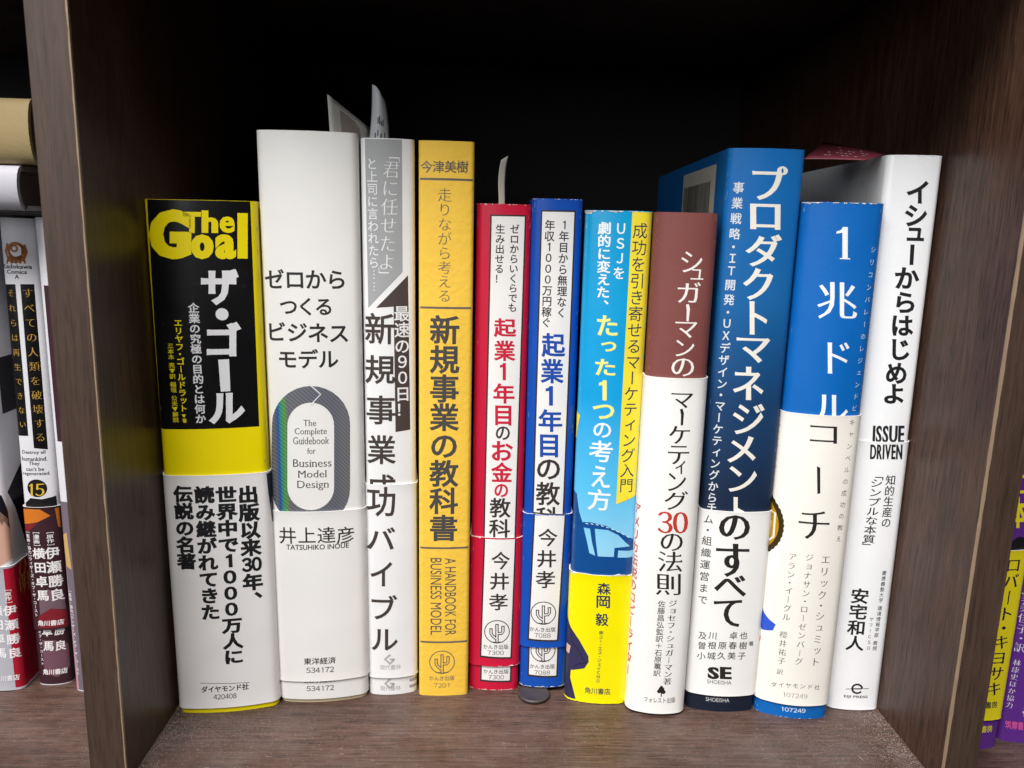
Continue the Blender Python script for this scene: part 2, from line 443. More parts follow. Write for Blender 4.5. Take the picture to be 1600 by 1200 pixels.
    def hcells(self, toks, x0, x1, yc, w, wt=REG, y1=None, eh=None):
        y1 = yc if y1 is None else y1
        P1, P2 = self.b.pt(x0, yc), self.b.pt(x1, y1); k = self.b.scale(x0, yc); n = len(toks)
        for i, q in enumerate(toks):
            f = (i + .5) / n
            self.cell(q, self.b.pt(x0 + (x1-x0)*f, yc + (y1-yc)*f), w*k/.93, (eh or w)*k/.93, wt, False)
        return self
    def build(self):
        if not self.f: return None
        bm = bmesh.new(); vs = [bm.verts.new((a, b, 0)) for a, b in self.v]
        for t in self.f:
            try: bm.faces.new([vs[i] for i in t])
            except ValueError: pass
        s0 = min(p[0] for p in self.v); s1 = max(p[0] for p in self.v)
        for kx in self.b.knots:
            if s0 < kx < s1:
                bmesh.ops.bisect_plane(bm, geom=bm.verts[:] + bm.edges[:] + bm.faces[:], dist=1e-8, plane_co=(kx, 0, 0), plane_no=(1, 0, 0))
        for v in bm.verts: v.co = self.b.at(v.co.x, v.co.y, self.off)
        bmesh.ops.recalc_face_normals(bm, faces=bm.faces[:])
        me = bpy.data.meshes.new(self.name); bm.to_mesh(me); bm.free()
        o = link(self.name, me, self.mat, self.parent, True)
        if self.name.startswith('worn'): o['kind'] = 'stuff'
        return o

SHEETS = []
class Book:
    def __init__(self, label, bl, br, tl=None, tr=None, h=None, z0=0., depth=.128, r=.0026, bulge=.0010,
                 width=None, jmat=None, rim=None, dy=0., yaw=None, name='book', group='books standing in the middle compartment', jtop=0., jbot=.0, cover=None, wide=0.):
        B1, B2 = onz(*bl, z0), onz(*br, z0)
        if width:                                        # only one bottom corner is in view
            if width < 0: B1 = B2 + np.array([width, 0, 0])
            else: B2 = B1 + np.array([width, 0, 0])
        mid = (B1 + B2) / 2; ux = B2 - B1; self.w = np.linalg.norm(ux) + wide; ux = nrm(ux)
        if yaw is not None: ux = np.array([math.cos(yaw), math.sin(yaw), 0])
        if h is None:
            T = (ony(*tl, B1[1]) + ony(*tr, B2[1])) / 2; up = T - mid; self.h = float(np.linalg.norm(up)); up = nrm(up)
            wt = np.linalg.norm(ony(*tr, B2[1]) - ony(*tl, B1[1])); self.w = (self.w + wt) / 2
        else: up = np.array([0, 0, 1.]); self.h = h
        uy = nrm(np.cross(up, ux)); ux = np.cross(uy, up)
        mid = mid + uy * (dy - .8 * r)
        self.M = np.array([ux, uy, up]).T; self.o = mid
        e = bpy.data.objects.new(name, None); COL.objects.link(e); self.root = e
        m = Matrix.Identity(4)
        for i in range(3):
            for j in range(3): m[i][j] = self.M[i][j]
            m[i][3] = mid[i]
        e.matrix_world = m; e.empty_display_size = .02
        tag(e, label, 'book', group)
        # profile round the spine: front at y = -bulge, corners, then straight covers
        a, dpt = self.w / 2, depth
        xi = a - r; sl = 2 * bulge / xi; ph = math.atan(sl)
        half = []
        n = 9
        for i in range(n + 1):
            x = xi * i / n; half.append((x, -bulge * (1 - (x/xi)**2), math.sin(math.atan(2*bulge*x/xi/xi)), -math.cos(math.atan(2*bulge*x/xi/xi))))
        cx, cy = xi - r*math.sin(ph), r*math.cos(ph)
        for i in range(1, 7):
            t = ph + (math.pi/2 - ph) * i / 6; half.append((cx + r*math.sin(t), cy - r*math.cos(t), math.sin(t), -math.cos(t)))
        xe = half[-1][0]; k = a / xe
        half = [(x*k, y, nx, ny) for x, y, nx, ny in half]
        half += [(a, half[-1][1] + .004, 1, 0), (a, dpt, 1, 0)]
        prof = [(-x, y, -nx, ny) for x, y, nx, ny in half[:0:-1]] + half
        s = [0.]
        for i in range(1, len(prof)): s.append(s[-1] + math.hypot(prof[i][0]-prof[i-1][0], prof[i][1]-prof[i-1][1]))
        s = np.array(s); s -= s[len(half)-1]
        self.s = s; self.P = np.array(prof); self.knots = [float(q) for q in s]; self.depth = dpt
        self.jmat = jmat; self.bulge = bulge; self.r = r
        # page block and jacket
        self.pages = box('page_block', -a+.0016, a-.0016, .004, dpt-.003, .0022, self.h-.003, M_PAGE, e, 0)
        if cover: self.wrap('cover', 0.0, self.h - .0015, -.0006, .0005, cover, cover, s1=dpt*.98)
        self.jk = self.wrap('dust_jacket', jbot, self.h - jtop, 0, .0003, jmat, rim or M_RIM)
        self.band = None
    def at(self, s, v, off=0.):
        P = self.P; i = int(np.clip(np.searchsorted(self.s, s) - 1, 0, len(self.s) - 2))
        t = (s - self.s[i]) / (self.s[i+1] - self.s[i]); q = P[i] * (1-t) + P[i+1] * t
        return Vector((q[0] + q[2]*off, q[1] + q[3]*off, v))
    def pt(self, px, py):
        """pixel of the photograph -> place on the spine (s, v)"""
        o = self.M.T @ (EYE - self.o); d = self.M.T @ ray(px, py); y = 0.
        for _ in range(6):
            t = (y - o[1]) / d[1]; x = o[0] + d[0]*t; v = o[2] + d[2]*t
            s = float(np.interp(x, self.P[2:-2, 0], self.s[2:-2])); y = float(np.interp(s, self.s, self.P[:, 1]))
        return s, v
    def s2x(self, s): return float(np.interp(s, self.s[2:-2], self.P[2:-2, 0]))
    def x2s(self, x): return float(np.interp(x, self.P[2:-2, 0], self.s[2:-2]))
    def scale(self, px, py):
        o = self.M.T @ (EYE - self.o); d = self.M.T @ ray(px, py); return abs(o[1]) / d[1] * 1.0
    def wrap(self, name, v0, v1, off, thick, mat, rim, s1=None, wob=0., parent=None, jag=0.):
        smax = s1 or float(self.s[-1]); S_ = [q for q in self.s if abs(q) < smax-1e-6]; S_ = [-smax] + S_ + [smax]
        S2 = []
        for a, b in zip(S_, S_[1:]):
            k = 3 if (b - a) > .001 and jag else 1
            S2 += [a + (b-a)*i/k for i in range(k)]
        S_ = S2 + [S_[-1]]
        fr = [i/14 for i in range(15)]
        if name == 'paper_band': e_ = .0011 / (v1 - v0); fr = [0, e_] + [f for f in fr if e_ < f < 1 - e_] + [1 - e_, 1]
        rows = len(fr) - 1; vs = []; fs = []; n = len(S_); rnd = random.Random(len(self.root.name) + int(v0*1e5))
        tj = [rnd.uniform(-1, 1)*jag for _ in S_]; bj = [rnd.uniform(-1, 1)*jag for _ in S_]
        for r_ in range(rows + 1):
            for i, q in enumerate(S_):
                f = fr[r_]
                v = (v0 + bj[i]) * (1-f) + (v1 + tj[i]) * f
                o_ = off + wob * math.sin(q * 190 + v0*900) * (f*f if name == 'paper_band' else 0) + (.00010 + .00002*math.sin(q*310 + v1*2000) if name == 'paper_band' and f in (0, 1) else 0)
                vs.append(self.at(q, v, o_))
        for r_ in range(rows):
            for i in range(n-1):
                a = r_*n + i; fs.append((a, a+1, a+n+1, a+n))
        nm = len(fs); base = len(vs)
        # rims and inner face have their own vertices, so the outside shades smoothly
        for r_, vv, jj in ((0, v0, bj), (1, v1, tj)):
            for i, q in enumerate(S_):
                fl = .00010 + .00002*math.sin(q*310 + v1*2000) if name == 'paper_band' else 0; vs.append(self.at(q, vv + jj[i], off + fl)); vs.append(self.at(q, vv + jj[i], off - thick))
        for i in range(n-1):
            a = base + 2*i; fs.append((a, a+1, a+3, a+2)); c = base + 2*n + 2*i; fs.append((c, c+2, c+3, c+1))
            fs.append((base+2*i+1, base+2*n+2*i+1, base+2*n+2*i+3, base+2*i+3))
        for a in (base, base + 2*(n-1)): fs.append((a, a+1, a+2*n+1, a+2*n))
        me = bpy.data.meshes.new(name); me.from_pydata([tuple(v) for v in vs], [], fs); me.update()
        o = link(name, me, [mat, rim], parent or self.root)
        me.polygons.foreach_set('use_smooth', [k < nm for k in range(len(fs))])
        me.polygons.foreach_set('material_index', [0 if k < nm else 1 for k in range(len(fs))])
        return o
    def obi(self, ytop, ybot, xm, mat, rim=None, thick=.0003, jag=0., cover=None):
        """paper band between two heights given at the spine's middle"""
        v1 = self.pt(xm[0], ytop)[1]; v0 = self.pt(xm[1], ybot)[1]
        self.bv = (v0, v1)
        self.band = self.wrap('paper_band', max(v0, .0003), v1, 0.00050, thick, mat, rim or M_RIM, jag=jag, 
                              s1=float(self.s[-1]) - .002)
        return self.band
    def ink(self, name, mat, band=False, layer=1):
        if isinstance(mat, str): mat = paper(mat, .5, .1)
        sh = Sheet(self, name, mat, self.band if band else self.jk, (0.00050 if band else 0) + .00003 * layer)
        SHEETS.append(sh); return sh
    def chips(self, v, up, n, size, band=False, smin=None, smax=None, mat=None, seed=1, name='worn_edge'):
        """scuffed white flecks along a paper edge at height v"""
        sh = self.ink(name, mat or M_RIM, band, 4); rnd = random.Random(seed); a = self.w/2 + .002
        smin = -a if smin is None else smin; smax = a if smax is None else smax
        for _ in range(n):
            c = rnd.uniform(smin, smax); l = rnd.uniform(.3, 1.6)*size; h = rnd.uniform(.15, .7)*size
            sh.poly([(c-l, v), (c+l, v), (c+l*.7, v - up*h*.5), (c+l*.2, v - up*h), (c-l*.3, v - up*h*.6), (c-l*.8, v - up*h*.3)], False)
        return sh

def corner_wear(b, col, n, seed, band=False):
    rnd = random.Random(seed); sh = b.ink('worn_fold', paper(col, .6, .1), band, 4); v0, v1 = b.bv if band else (0, b.h)
    sc = float(b.s[len(b.s)//2 + 12])
    for _ in range(n):
        sd = rnd.choice((-1, 1)); v = rnd.uniform(v0 + .001, v1 - .001) if rnd.random() < .7 else v1 - abs(rnd.gauss(0, .006)) - .0006
        c = sd*(sc + rnd.gauss(0, .00035)); l = rnd.uniform(.0002, .0013); w_ = rnd.uniform(.00004, .00012)
        if v - l < v0 or v + l > v1: continue
        sh.poly([(c-w_, v-l*.6), (c+w_*.6, v-l), (c+w_, v+l*.4), (c-w_*.3, v+l)], False)

def cactus(sh, hi, cx, cy, r):
    """publisher's emblem: ring with a cactus"""
    sh.circle(cx, cy, r, r*.07)
    for s_, w_ in ((sh, .26), (hi, .10)):
        e = 0 if s_ is sh else 1
        s_.line([(cx, cy-.62*r+e*r*.07), (cx, cy+.80*r)], w_*r)
        s_.line([(cx-.46*r, cy-.28*r+e*r*.07), (cx-.46*r, cy+.12*r), (cx-.34*r, cy+.32*r), (cx-.06*r, cy+.55*r)], w_*r)
        s_.line([(cx+.46*r, cy-.48*r+e*r*.07), (cx+.46*r, cy), (cx+.36*r, cy+.12*r), (cx+.05*r, cy+.14*r)], w_*r)
    sh.line([(cx-.5*r, cy+.80*r), (cx+.5*r, cy+.80*r)], r*.06)

INK = '#262422'
# ---- 1. black and yellow book
YEL = paper('#f0dc00', .38, .05, coat=.15)
b = Book('thick black and yellow book with a white paper band, leftmost in the middle compartment', (283, 1108), (437, 1097), (226, 312), (401, 314),
         jmat=YEL, rim=YEL, bulge=.0014, r=.003, depth=.127)
b.obi(742, 1104, (335, 355), paper('#eceaea', .4, .06, coat=.1), thick=.0003)
BLK = paper('#0d0d0f', .30, .06, coat=.35, dirt=.02)
s = b.ink('black_panel', BLK)
P = [b.pt(230, 315), b.pt(391, 315), b.pt(405, 666), b.pt(252, 669)]
s.poly([(P[0][0], b.h-.0001), (P[1][0], b.h-.0001), P[2], P[3]], False)
sd = b.ink('side_panel', BLK); k = -b.w/2 - .0012; sd.rect(k - .10, k, P[3][1], b.h-.0004)
t = b.ink('title_lettering', paper('#ecd800', .4, .05, coat=.2), layer=2)
t.box_text('G', 233, 327, 299, 405, (.085, .05, '')); t.box_text('o', 298, 366, 334, 405, (.08, .05, ''))
t.box_text('a', 336, 366, 369, 405, (.06, .035, '')); t.box_text('l', 371, 333, 387, 404, (.07, .0, ''))
t.box_text('T', 286, 331, 314, 364, (.06, .04, '')); t.box_text('h', 315, 329, 341, 364, (.055, .03, '')); t.box_text('e', 343, 338, 367, 364, (.05, .025, ''))
t = b.ink('title_lettering', paper('#e2e2e4', .4, .05, coat=.2), layer=2)
HV = (.05, .04, '')
t.box_text('ザ', 314, 420, 373, 477, HV); t.circle(347, 491, 9.5); t.box_text('ゴ', 323, 503, 377, 557, HV)
t.poly([(341, 562), (358, 561), (360, 611), (345, 612)]); t.box_text('ル', 326, 614, 383, 662, HV)
t = b.ink('subtitle_lettering', '#d8d8da', layer=2); t.vtext('企業の究極の目的とは何か', 302, 473, 314, 662, 15.5, BOLD)
t = b.ink('author_lettering', '#e2d010', layer=2); t.vtext('エリヤフ・ゴールドラット', 278, 498, 287, 644, 12, BOLD); t.vtext('▼著', 287, 646, 289, 661, 6, BOLD)
t.vtext('三本木 亮▼訳 稲垣 公夫▼解説', 266, 536, 275, 660, 9, MED)
t = b.ink('slogan_lettering', '#1b1b1e', True)
HB = (.05, .04, '')
t.vtext(['出','版','以','来','30','年','、'], 387, 758, 397, 948, 28, HB)
t.vtext('世界中で１０００万人に', 353, 759, 366, 1037, 28, HB); t.vtext('読み継がれてきた', 319, 759, 330, 968, 27, HB); t.vtext('伝説の名著', 286, 758, 293, 889, 27, HB)
t = b.ink('publisher_lettering', INK, True); t.box_text('ダイヤモンド社', 315, 1069.5, 389, 1079.5, BOLD); t.box_text('420408', 334, 1083, 370, 1091, REG); t.line([(313, 1066), (390, 1065)], .8)
s = b.ink('navy_corner', paper('#20263c', .4, .05), True); k = b.pt(415, 745)[0]
s.poly([(k, b.bv[1]-.0001), (k+.02, b.bv[1]-.0001), (k+.02, b.bv[1]-.030), (k+.0016, b.bv[1]-.019), (k+.0004, b.bv[1]-.008)], False)

corner_wear(b, '#8a8a80', 14, 50)
# ---- 2. thick white book
WHT = paper('#ecebe8', .62, .18, 1500, kind='weave', var=.03)
b = Book('thick tall white book with a silver ring emblem on its spine', (441, 1091), (574, 1084), (398, 203), (562, 210), jmat=WHT, bulge=.0016, r=.0034, depth=.148,
         jbot=.0016, cover=paper('#c9b898', .7, .1))
b.obi(799, 1063, (495, 505), paper('#efedea', .62, .16, 1500, kind='weave', var=.03))
t = b.ink('title_lettering', '#2c2a2a'); RB = (.02, .02, '')
t.hcells('ゼロから', 412, 542, 436, 31, RB, y1=437); t.hcells('つくる', 437, 520, 479, 28, RB); t.hcells('ビジネス', 415, 546, 518, 31, RB, y1=521); t.hcells('モデル', 433, 529, 561, 30, RB)
def stadium(x0, x1, y0, y1, n=16):
    r = (x1-x0)/2; cx = (x0+x1)/2; ry = r * .98; P = []
    for i in range(n+1): a = math.pi * i / n; P.append((cx + r*math.cos(a), y0 + ry - ry*math.sin(a)))
    for i in range(n+1): a = math.pi * i / n; P.append((cx - r*math.cos(a), y1 - ry + ry*math.sin(a)))
    return P
m = bpy.data.materials.new('hologram_foil'); m.use_nodes = True; L = m.node_tree.links.new; q = m.node_tree.nodes['Principled BSDF']
tc = nn(m, 'ShaderNodeTexCoord'); wv = nn(m, 'ShaderNodeTexWave'); wv.bands_direction = 'DIAGONAL'; wv.inputs['Scale'].default_value = 420; L(tc.outputs['Object'], wv.inputs['Vector'])
sx = nn(m, 'ShaderNodeSeparateXYZ'); L(tc.outputs['Reflection'], sx.inputs[0])
cr = nn(m, 'ShaderNodeValToRGB'); e = cr.color_ramp.elements
mr = nn(m, 'ShaderNodeMapRange'); mr.inputs[1].default_value = -.95; mr.inputs[2].default_value = .35; L(sx.outputs[0], mr.inputs[0]); L(mr.outputs[0], cr.inputs[0])
e[0].position = .0; e[0].color = (.24, .25, .29, 1); e[1].position = 1; e[1].color = (.32, .32, .35, 1)
for p_, c_ in ((.30, (.21, .22, .28, 1)), (.36, (.05, .16, .60, 1)), (.40, (.05, .45, .42, 1)), (.44, (.2, .55, .12, 1)), (.47, (.27, .28, .31, 1)), (.9, (.26, .27, .33, 1))):
    k = e.new(p_); k.color = c_
mx = nn(m, 'ShaderNodeMix', data_type='RGBA', blend_type='MULTIPLY'); mx.inputs[0].default_value = .4
L(cr.outputs[0], mx.inputs[6]); L(wv.outputs[0], mx.inputs[7]); L(mx.outputs[2], q.inputs['Base Color'])
q.inputs['Metallic'].default_value = .5; q.inputs['Roughness'].default_value = .4
s = b.ink('ring_emblem', m); A = stadium(425, 547, 603, 823); Bq = stadium(449, 522, 629, 797); Bq = [b.pt(*p) for p in Bq]; A = [b.pt(*p) for p in A]
n = len(A); tt = []
for i in range(n): j = (i+1) % n; tt += [(i, j, n+j), (i, n+j, n+i)]
s.add(A + Bq, tt)
s = b.ink('arrow_mark', '#e8e8e8', layer=2); s.line([(483, 600), (501, 616), (485, 633)], 1.8); s.line([(491, 629), (487, 634)], 1.2)
t = b.ink('subtitle_lettering', '#4a4542', layer=2)
for tx, x0, y0, x1, y1 in (('The', 474, 656, 494, 665.5), ('Complete', 460.5, 669, 510.5, 681.5), ('Guidebook', 458, 683, 514, 694), ('for', 479.5, 700, 493, 709),
    ('Business', 458, 717.5, 518, 729.5), ('Model', 465, 735, 511, 746), ('Design', 464.5, 751, 514.5, 766)): t.box_text(tx, x0, y0, x1, y1, ROM)
t = b.ink('author_lettering', '#2c2a2a', True); t.hcells('井上達彦', 435, 555, 836, 27, REG, y1=835); t.box_text('TATSUHIKO INOUE', 448, 850, 545, 858, MED)
t.box_text('東洋経済', 475, 1026.5, 525, 1037, MED); t.box_text('534172', 479, 1041.5, 522, 1050, REG)
t = b.ink('publisher_lettering', '#2c2a2a'); t.box_text('東洋経済', 475, 1056, 525, 1067, MED); t.box_text('534172', 479, 1071.5, 522, 1079.5, REG)

# ---- 3. slim white book with grey top
b = Book('slim tall white book with a grey panel and large brown lettering', (578, 1080), (651, 1076), (563, 217), (648, 218), jmat=paper('#eeeeee', .45, .08), bulge=.0010, r=.0026, depth=.128)
b.obi(757, 1058, (610, 614), paper('#f0f0f1', .42, .08, coat=.1))
s = b.ink('grey_panel', '#a3a5a6'); k = b.pt(570, 217); k2 = b.pt(628, 217)
s.poly([(k[0], b.h-.0003), (k2[0], b.h-.0003), b.pt(629, 425), b.pt(575.5, 481)], False)
s = b.ink('brown_panel', '#4a3f3b'); s.poly([(637.5, 430), (587.5, 481), (615, 479), (618, 675), (641, 671)])
t = b.ink('slogan_lettering', '#ededee', layer=2); t.vtext('「君に任せたよ」', 613, 232, 603, 440, 25, (-.005, -.018, 'mincho')); t.vtext('と上司に言われたら……', 581, 246, 585, 457, 16.5, REG)
t.vtext('最速の９０日！', 627.6, 477, 630, 652, 23, MED)
BR = '#443a37'; t = b.ink('title_lettering', BR, layer=3); kb = (.016, .012, '')
for c, x0, y0, x1, y1 in (('新', 570.6, 489, 616, 538), ('規', 571, 555, 617.5, 600), ('事', 573, 618, 617.5, 663), ('業', 574, 680, 618.5, 725), ('成', 574, 741, 618, 787)): t.box_text(c, x0, y0, x1, y1, kb)
t = b.ink('title_lettering', BR, True, layer=2)
for c, x0, y0, x1, y1 in (('功', 575, 760, 617.5, 806.5), ('バ', 575, 823, 617.5, 858), ('イ', 580, 877, 613, 915), ('ブ', 581.6, 929, 620.6, 967), ('ル', 581.6, 982, 621.5, 1015.5)): t.box_text(c, x0, y0, x1, y1, kb)
for bd, dy in ((True, 0), (False, 39)):
    t = b.ink('publisher_mark', '#b4b2b1', bd); t.line([(616, 1029+dy), (609.5, 1036+dy), (602, 1029+dy), (610, 1022+dy)], 4); t.line([(609, 1029+dy), (616, 1029+dy)], 3)
    t.box_text('現代書林', 594, 1037.6 + dy*.87, 626, 1045.6 + dy*.87, REG)
s = b.ink('grey_side_strip', '#8f918f', True); k = b.w/2; s.rect(k + .0002, k + .012, b.bv[0] + .0004, b.bv[1] - .0004)
s = b.ink('grey_stripes', '#9fa19f')
for i in range(4): s.rect(b.w/2 - .0028, b.w/2 + .01, .002 + i*.0026, .0032 + i*.0026)

# ---- 4. gold book
GLD = paper('#f6c848', .55, .40, 420, kind='leather', var=.06)
b = Book('tall golden yellow book with embossed texture and grey lettering', (657, 1083), (729, 1082), (652, 220), (744, 222), jmat=GLD, rim=GLD, bulge=.0006, r=.0016, depth=.128)
GR = paper('#6b645a', .35, .1, coat=.2)
hw = b.w/2 - .0004
for y in (280, 481, 856.5, 1003.5): t = b.ink('rule_line', GR); v = b.pt(692, y)[1]; t.rect(-hw, hw, v-.00036, v+.00036)
t = b.ink('author_lettering', GR); t.hcells('今津美樹', 657, 732, 260.5, 18, MED)
t = b.ink('subtitle_lettering', GR); t.vtext('走りながら考える', 695, 293, 694.5, 473, 21.5, (-.006, -.012, ''))
t = b.ink('title_lettering', paper('#4c4948', .4, .1)); t.vtext('新規事業の教科書', 695, 492, 693, 846, 43, (.026, .02, ''), eh=43)
t = b.ink('english_lettering', paper('#5b5650', .4, .1)); t.box_text('A HANDBOOK FOR', 695, 872, 712.5, 992.5, (.0, .0, ''), rot=1); t.box_text('BUSINESS MODEL', 672.5, 872, 690, 992, (.0, .0, ''), rot=1)
t = b.ink('cactus_emblem', GR); h_ = b.ink('emblem_inlay', GLD, layer=2); cactus(t, h_, 690.7, 1034.7, 20)
t.box_text('かんき出版', 670.7, 1056, 710, 1063.5, REG); t.box_text('7201', 678, 1067.5, 702, 1074.3, LIGHT)

# ---- 5 / 6. red and blue pair
def pair(b, col, title, cols, frame, frame2, band_y, obx, lowy, dark='#3a3634'):
    pass
RED = paper('#c8143a', .42, .07, coat=.12); WHP = paper('#eeecea', .5, .12); DK = '#38302f'
b = Book('red book with a white framed spine label, short, beside the golden book', (733, 1071), (809, 1073), (745, 318), (831, 320), jmat=RED, rim=paper('#c9475c', .6, .1), bulge=.0009, r=.0026, depth=.128)
b.obi(840, 1040, (784, 772), RED, jag=.00012)
def framed(b, P, band, name='label_panel', border=1.0):
    """white label with a dark frame; P runs from top left clockwise"""
    s = b.ink('label_frame', paper(DK, .45, .1), band, 1); s.poly(P)
    k = 2.6 * border; w_ = b.ink(name, WHP, band, 2)
    w_.poly([(P[0][0]+k, P[0][1]+k), (P[1][0]-k, P[1][1]+k), (P[2][0]-k, P[2][1]-k), (P[3][0]+k, P[3][1]-k)])
framed(b, [(766, 335), (822.5, 336), (799, 1065.5), (750, 1064)], False)
framed(b, [(756, 838.5), (806.5, 839), (799.5, 1028), (750, 1025.5)], True)
t = b.ink('subtitle_lettering', DK, layer=3); t.vtext('ゼロからいくらでも', 804.5, 350, 800.5, 488, 14, MED); t.vtext('生み出せる！', 782, 350, 779.6, 443, 14, MED)
RT = '#c8203c'; t = b.ink('title_lettering', RT, layer=3)
for c, x0, y0, x1, y1 in (('起', 771.5, 497.4, 807, 527), ('業', 771.5, 532, 805.5, 564), ('1', 781, 567, 790.5, 594), ('年', 770.5, 598.8, 804, 630.5), ('目', 773.7, 633.6, 799, 664.7),
    ('お', 768.3, 689, 801.5, 720), ('金', 767, 722, 801, 753), ('の', 772.4, 756, 794, 777)): t.box_text(c, x0, y0, x1, y1, BOLD)
t = b.ink('title_lettering', DK, layer=3)
for c, x0, y0, x1, y1 in (('の', 774.6, 666, 796.8, 687.5), ('教', 765, 778, 798, 809), ('科', 764, 811, 797, 840)): t.box_text(c, x0, y0, x1, y1, (.02, .015, ''))
t = b.ink('author_lettering', DK, True, 3)
for c, x0, y0, x1, y1 in (('今', 768, 861, 796.5, 889), ('井', 766, 894, 795, 921), ('孝', 764, 926.7, 793, 952.5)): t.box_text(c, x0, y0, x1, y1, (.014, .01, ''))
t = b.ink('cactus_emblem', DK, True, 3); h_ = b.ink('emblem_inlay', WHP, True, 4); cactus(t, h_, 776.5, 986, 19.7)
t.box_text('かんき出版', 755.5, 1006, 794, 1013.5, REG); t.box_text('7300', 762, 1015.5, 787, 1022, LIGHT)
t = b.ink('publisher_lettering', DK, False, 3); t.box_text('かんき出版', 755.5, 1046, 794.5, 1053, REG); t.box_text('7300', 763, 1054.7, 787.5, 1061.5, LIGHT); t.circle(776, 1024, 19.7, 1.4)
b.chips(b.bv[1], 1, 5, .0009, True, -b.w/2-.001, -b.w/2+.004, seed=3); b.chips(b.bv[0], -1, 9, .0009, True, 0, b.w/2+.001, seed=4); b.chips(b.bv[0], -1, 3, .0006, True, b.w/2-.002, b.w/2+.002, seed=4)
b.chips(.0002, -1, 22, .0006, seed=6); b.chips(b.h-.0001, 1, 14, .0005, seed=7)

corner_wear(b, '#d98a98', 30, 45); corner_wear(b, '#d98a98', 12, 46, True)

BLU = paper('#0b4cb0', .42, .07, coat=.12)
b = Book('blue book with a white framed spine label, short, standing on a black disc', (812, 1067), (882, 1068), (831, 310), (911, 312), z0=.0019, jmat=BLU, rim=paper('#3467ad', .6, .1), bulge=.0009, r=.0026, depth=.128)
b.obi(803.5, 1011, (857, 848), BLU, jag=.00008)
framed(b, [(845, 328), (900, 329), (871.5, 1058), (824, 1056)], False)
framed(b, [(834, 799), (884, 802), (872, 1001), (824.5, 999)], True)
t = b.ink('subtitle_lettering', DK, layer=3); t.vtext('１年目から無理なく', 882, 343, 876.8, 497, 15, MED); t.vtext('年収１０００万円稼ぐ', 859.5, 343, 853, 512, 15, MED)
t = b.ink('title_lettering', '#1c4ba6', layer=3)
for c, x0, y0, x1, y1 in (('起', 846, 520.5, 883.5, 558.5), ('業', 844.3, 560.8, 881, 599), ('1', 852.6, 603, 864, 633.6), ('年', 841, 639.3, 878.5, 674.8), ('目', 843.7, 679, 872, 714.4)): t.box_text(c, x0, y0, x1, y1, BOLD)
t = b.ink('title_lettering', DK, layer=3)
for c, x0, y0, x1, y1 in (('の', 839, 717.6, 875, 749.2), ('教', 837, 753, 875, 790), ('科', 837, 792, 872, 826)): t.box_text(c, x0, y0, x1, y1, (.02, .015, ''))
t = b.ink('author_lettering', DK, True, 3)
for c, x0, y0, x1, y1 in (('今', 841, 825, 870.7, 853), ('井', 839.5, 858.7, 868.5, 886), ('孝', 837, 891, 866.7, 918)): t.box_text(c, x0, y0, x1, y1, (.014, .01, ''))
t = b.ink('cactus_emblem', DK, True, 3); h_ = b.ink('emblem_inlay', WHP, True, 4); cactus(t, h_, 849, 957, 19.5)
t.box_text('かんき出版', 828, 979, 867.5, 986.3, REG); t.box_text('7088', 835.5, 988.3, 860, 995.5, LIGHT)
t = b.ink('cactus_emblem', DK, False, 3); h_ = b.ink('emblem_inlay', WHP, False, 4); cactus(t, h_, 848.5, 1016.5, 19.5)
t.box_text('かんき出版', 828, 1038, 866.7, 1045, REG); t.box_text('7088', 835, 1047.5, 859.5, 1054, LIGHT)
b.chips(.0002, -1, 26, .0009, seed=8); b.chips(b.h-.0001, 1, 16, .0004, seed=9)

corner_wear(b, '#7d9fd2', 30, 47); corner_wear(b, '#7d9fd2', 12, 48, True)

# ---- 7. cyan and yellow book
CY = paper('#12a0dc', .33, .06, coat=.3, grad=[(0, '#a5d8ef'), (.052, '#a5d8ef'), (.085, '#58bdea'), (.12, '#149fdd'), (.19, '#0a9bd0')])
b = Book('light blue book with a yellow title stripe and a yellow paper band', (886, 1086), (974, 1093), (912, 328), (1022, 331), jmat=CY, bulge=.0012, r=.0034, depth=.128)
YB2 = paper('#f4e800', .35, .05, coat=.25)
b.obi(898, 1100, (935, 935), YB2, jag=.00008); 
YST = paper('#f2de3c', .35, .05, coat=.25)
s = b.ink('yellow_stripe', YST, layer=2); k = b.pt(988, 332); k2 = b.pt(1017, 332); s.poly([(k[0], b.h-.0003), (k2[0]+.0012, b.h-.0003), b.pt(992.5, 773), b.pt(962.6, 788)], False)
NV = '#223350'; t = b.ink('stripe_lettering', NV, layer=3); t.vtext('成功を引き寄せるマーケティング入門', 1001, 347, 978, 770, 22.5, (.0, .0, ''))
t = b.ink('title_lettering', '#e9f2f5', layer=2); t.vtext('ＵＳＪを', 971, 346, 966.5, 438, 18.5, MED); t.vtext('劇的に変えた、', 945, 346, 941.5, 486, 20, BOLD)
for c, x0, y0, x1, y1 in (('の', 927, 660.5, 955, 684), ('考', 920, 688.5, 957.5, 722), ('え', 923.6, 728, 952.8, 762), ('方', 917.8, 764, 954, 798)): t.box_text(c, x0, y0, x1, y1, MED)
t = b.ink('title_lettering', '#f0ec86', layer=2)
for c, x0, y0, x1, y1 in (('た', 933, 492.7, 965, 525), ('っ', 939, 534, 963, 549.5), ('た', 930, 561, 961.5, 587), ('1', 936, 594, 948, 625.5), ('つ', 926, 631.8, 960, 655)): t.box_text(c, x0, y0, x1, y1, BOLD)
DB = paper('#0f4a8c', .33, .05, coat=.3)
s = b.ink('track_artwork', DB, layer=2)
TR = [(894, 762), (901.5, 771), (905, 799), (910, 815.5), (923.6, 816), (947, 821.5), (970, 833), (991, 843)]
k = b.pt(894, 905)[1]
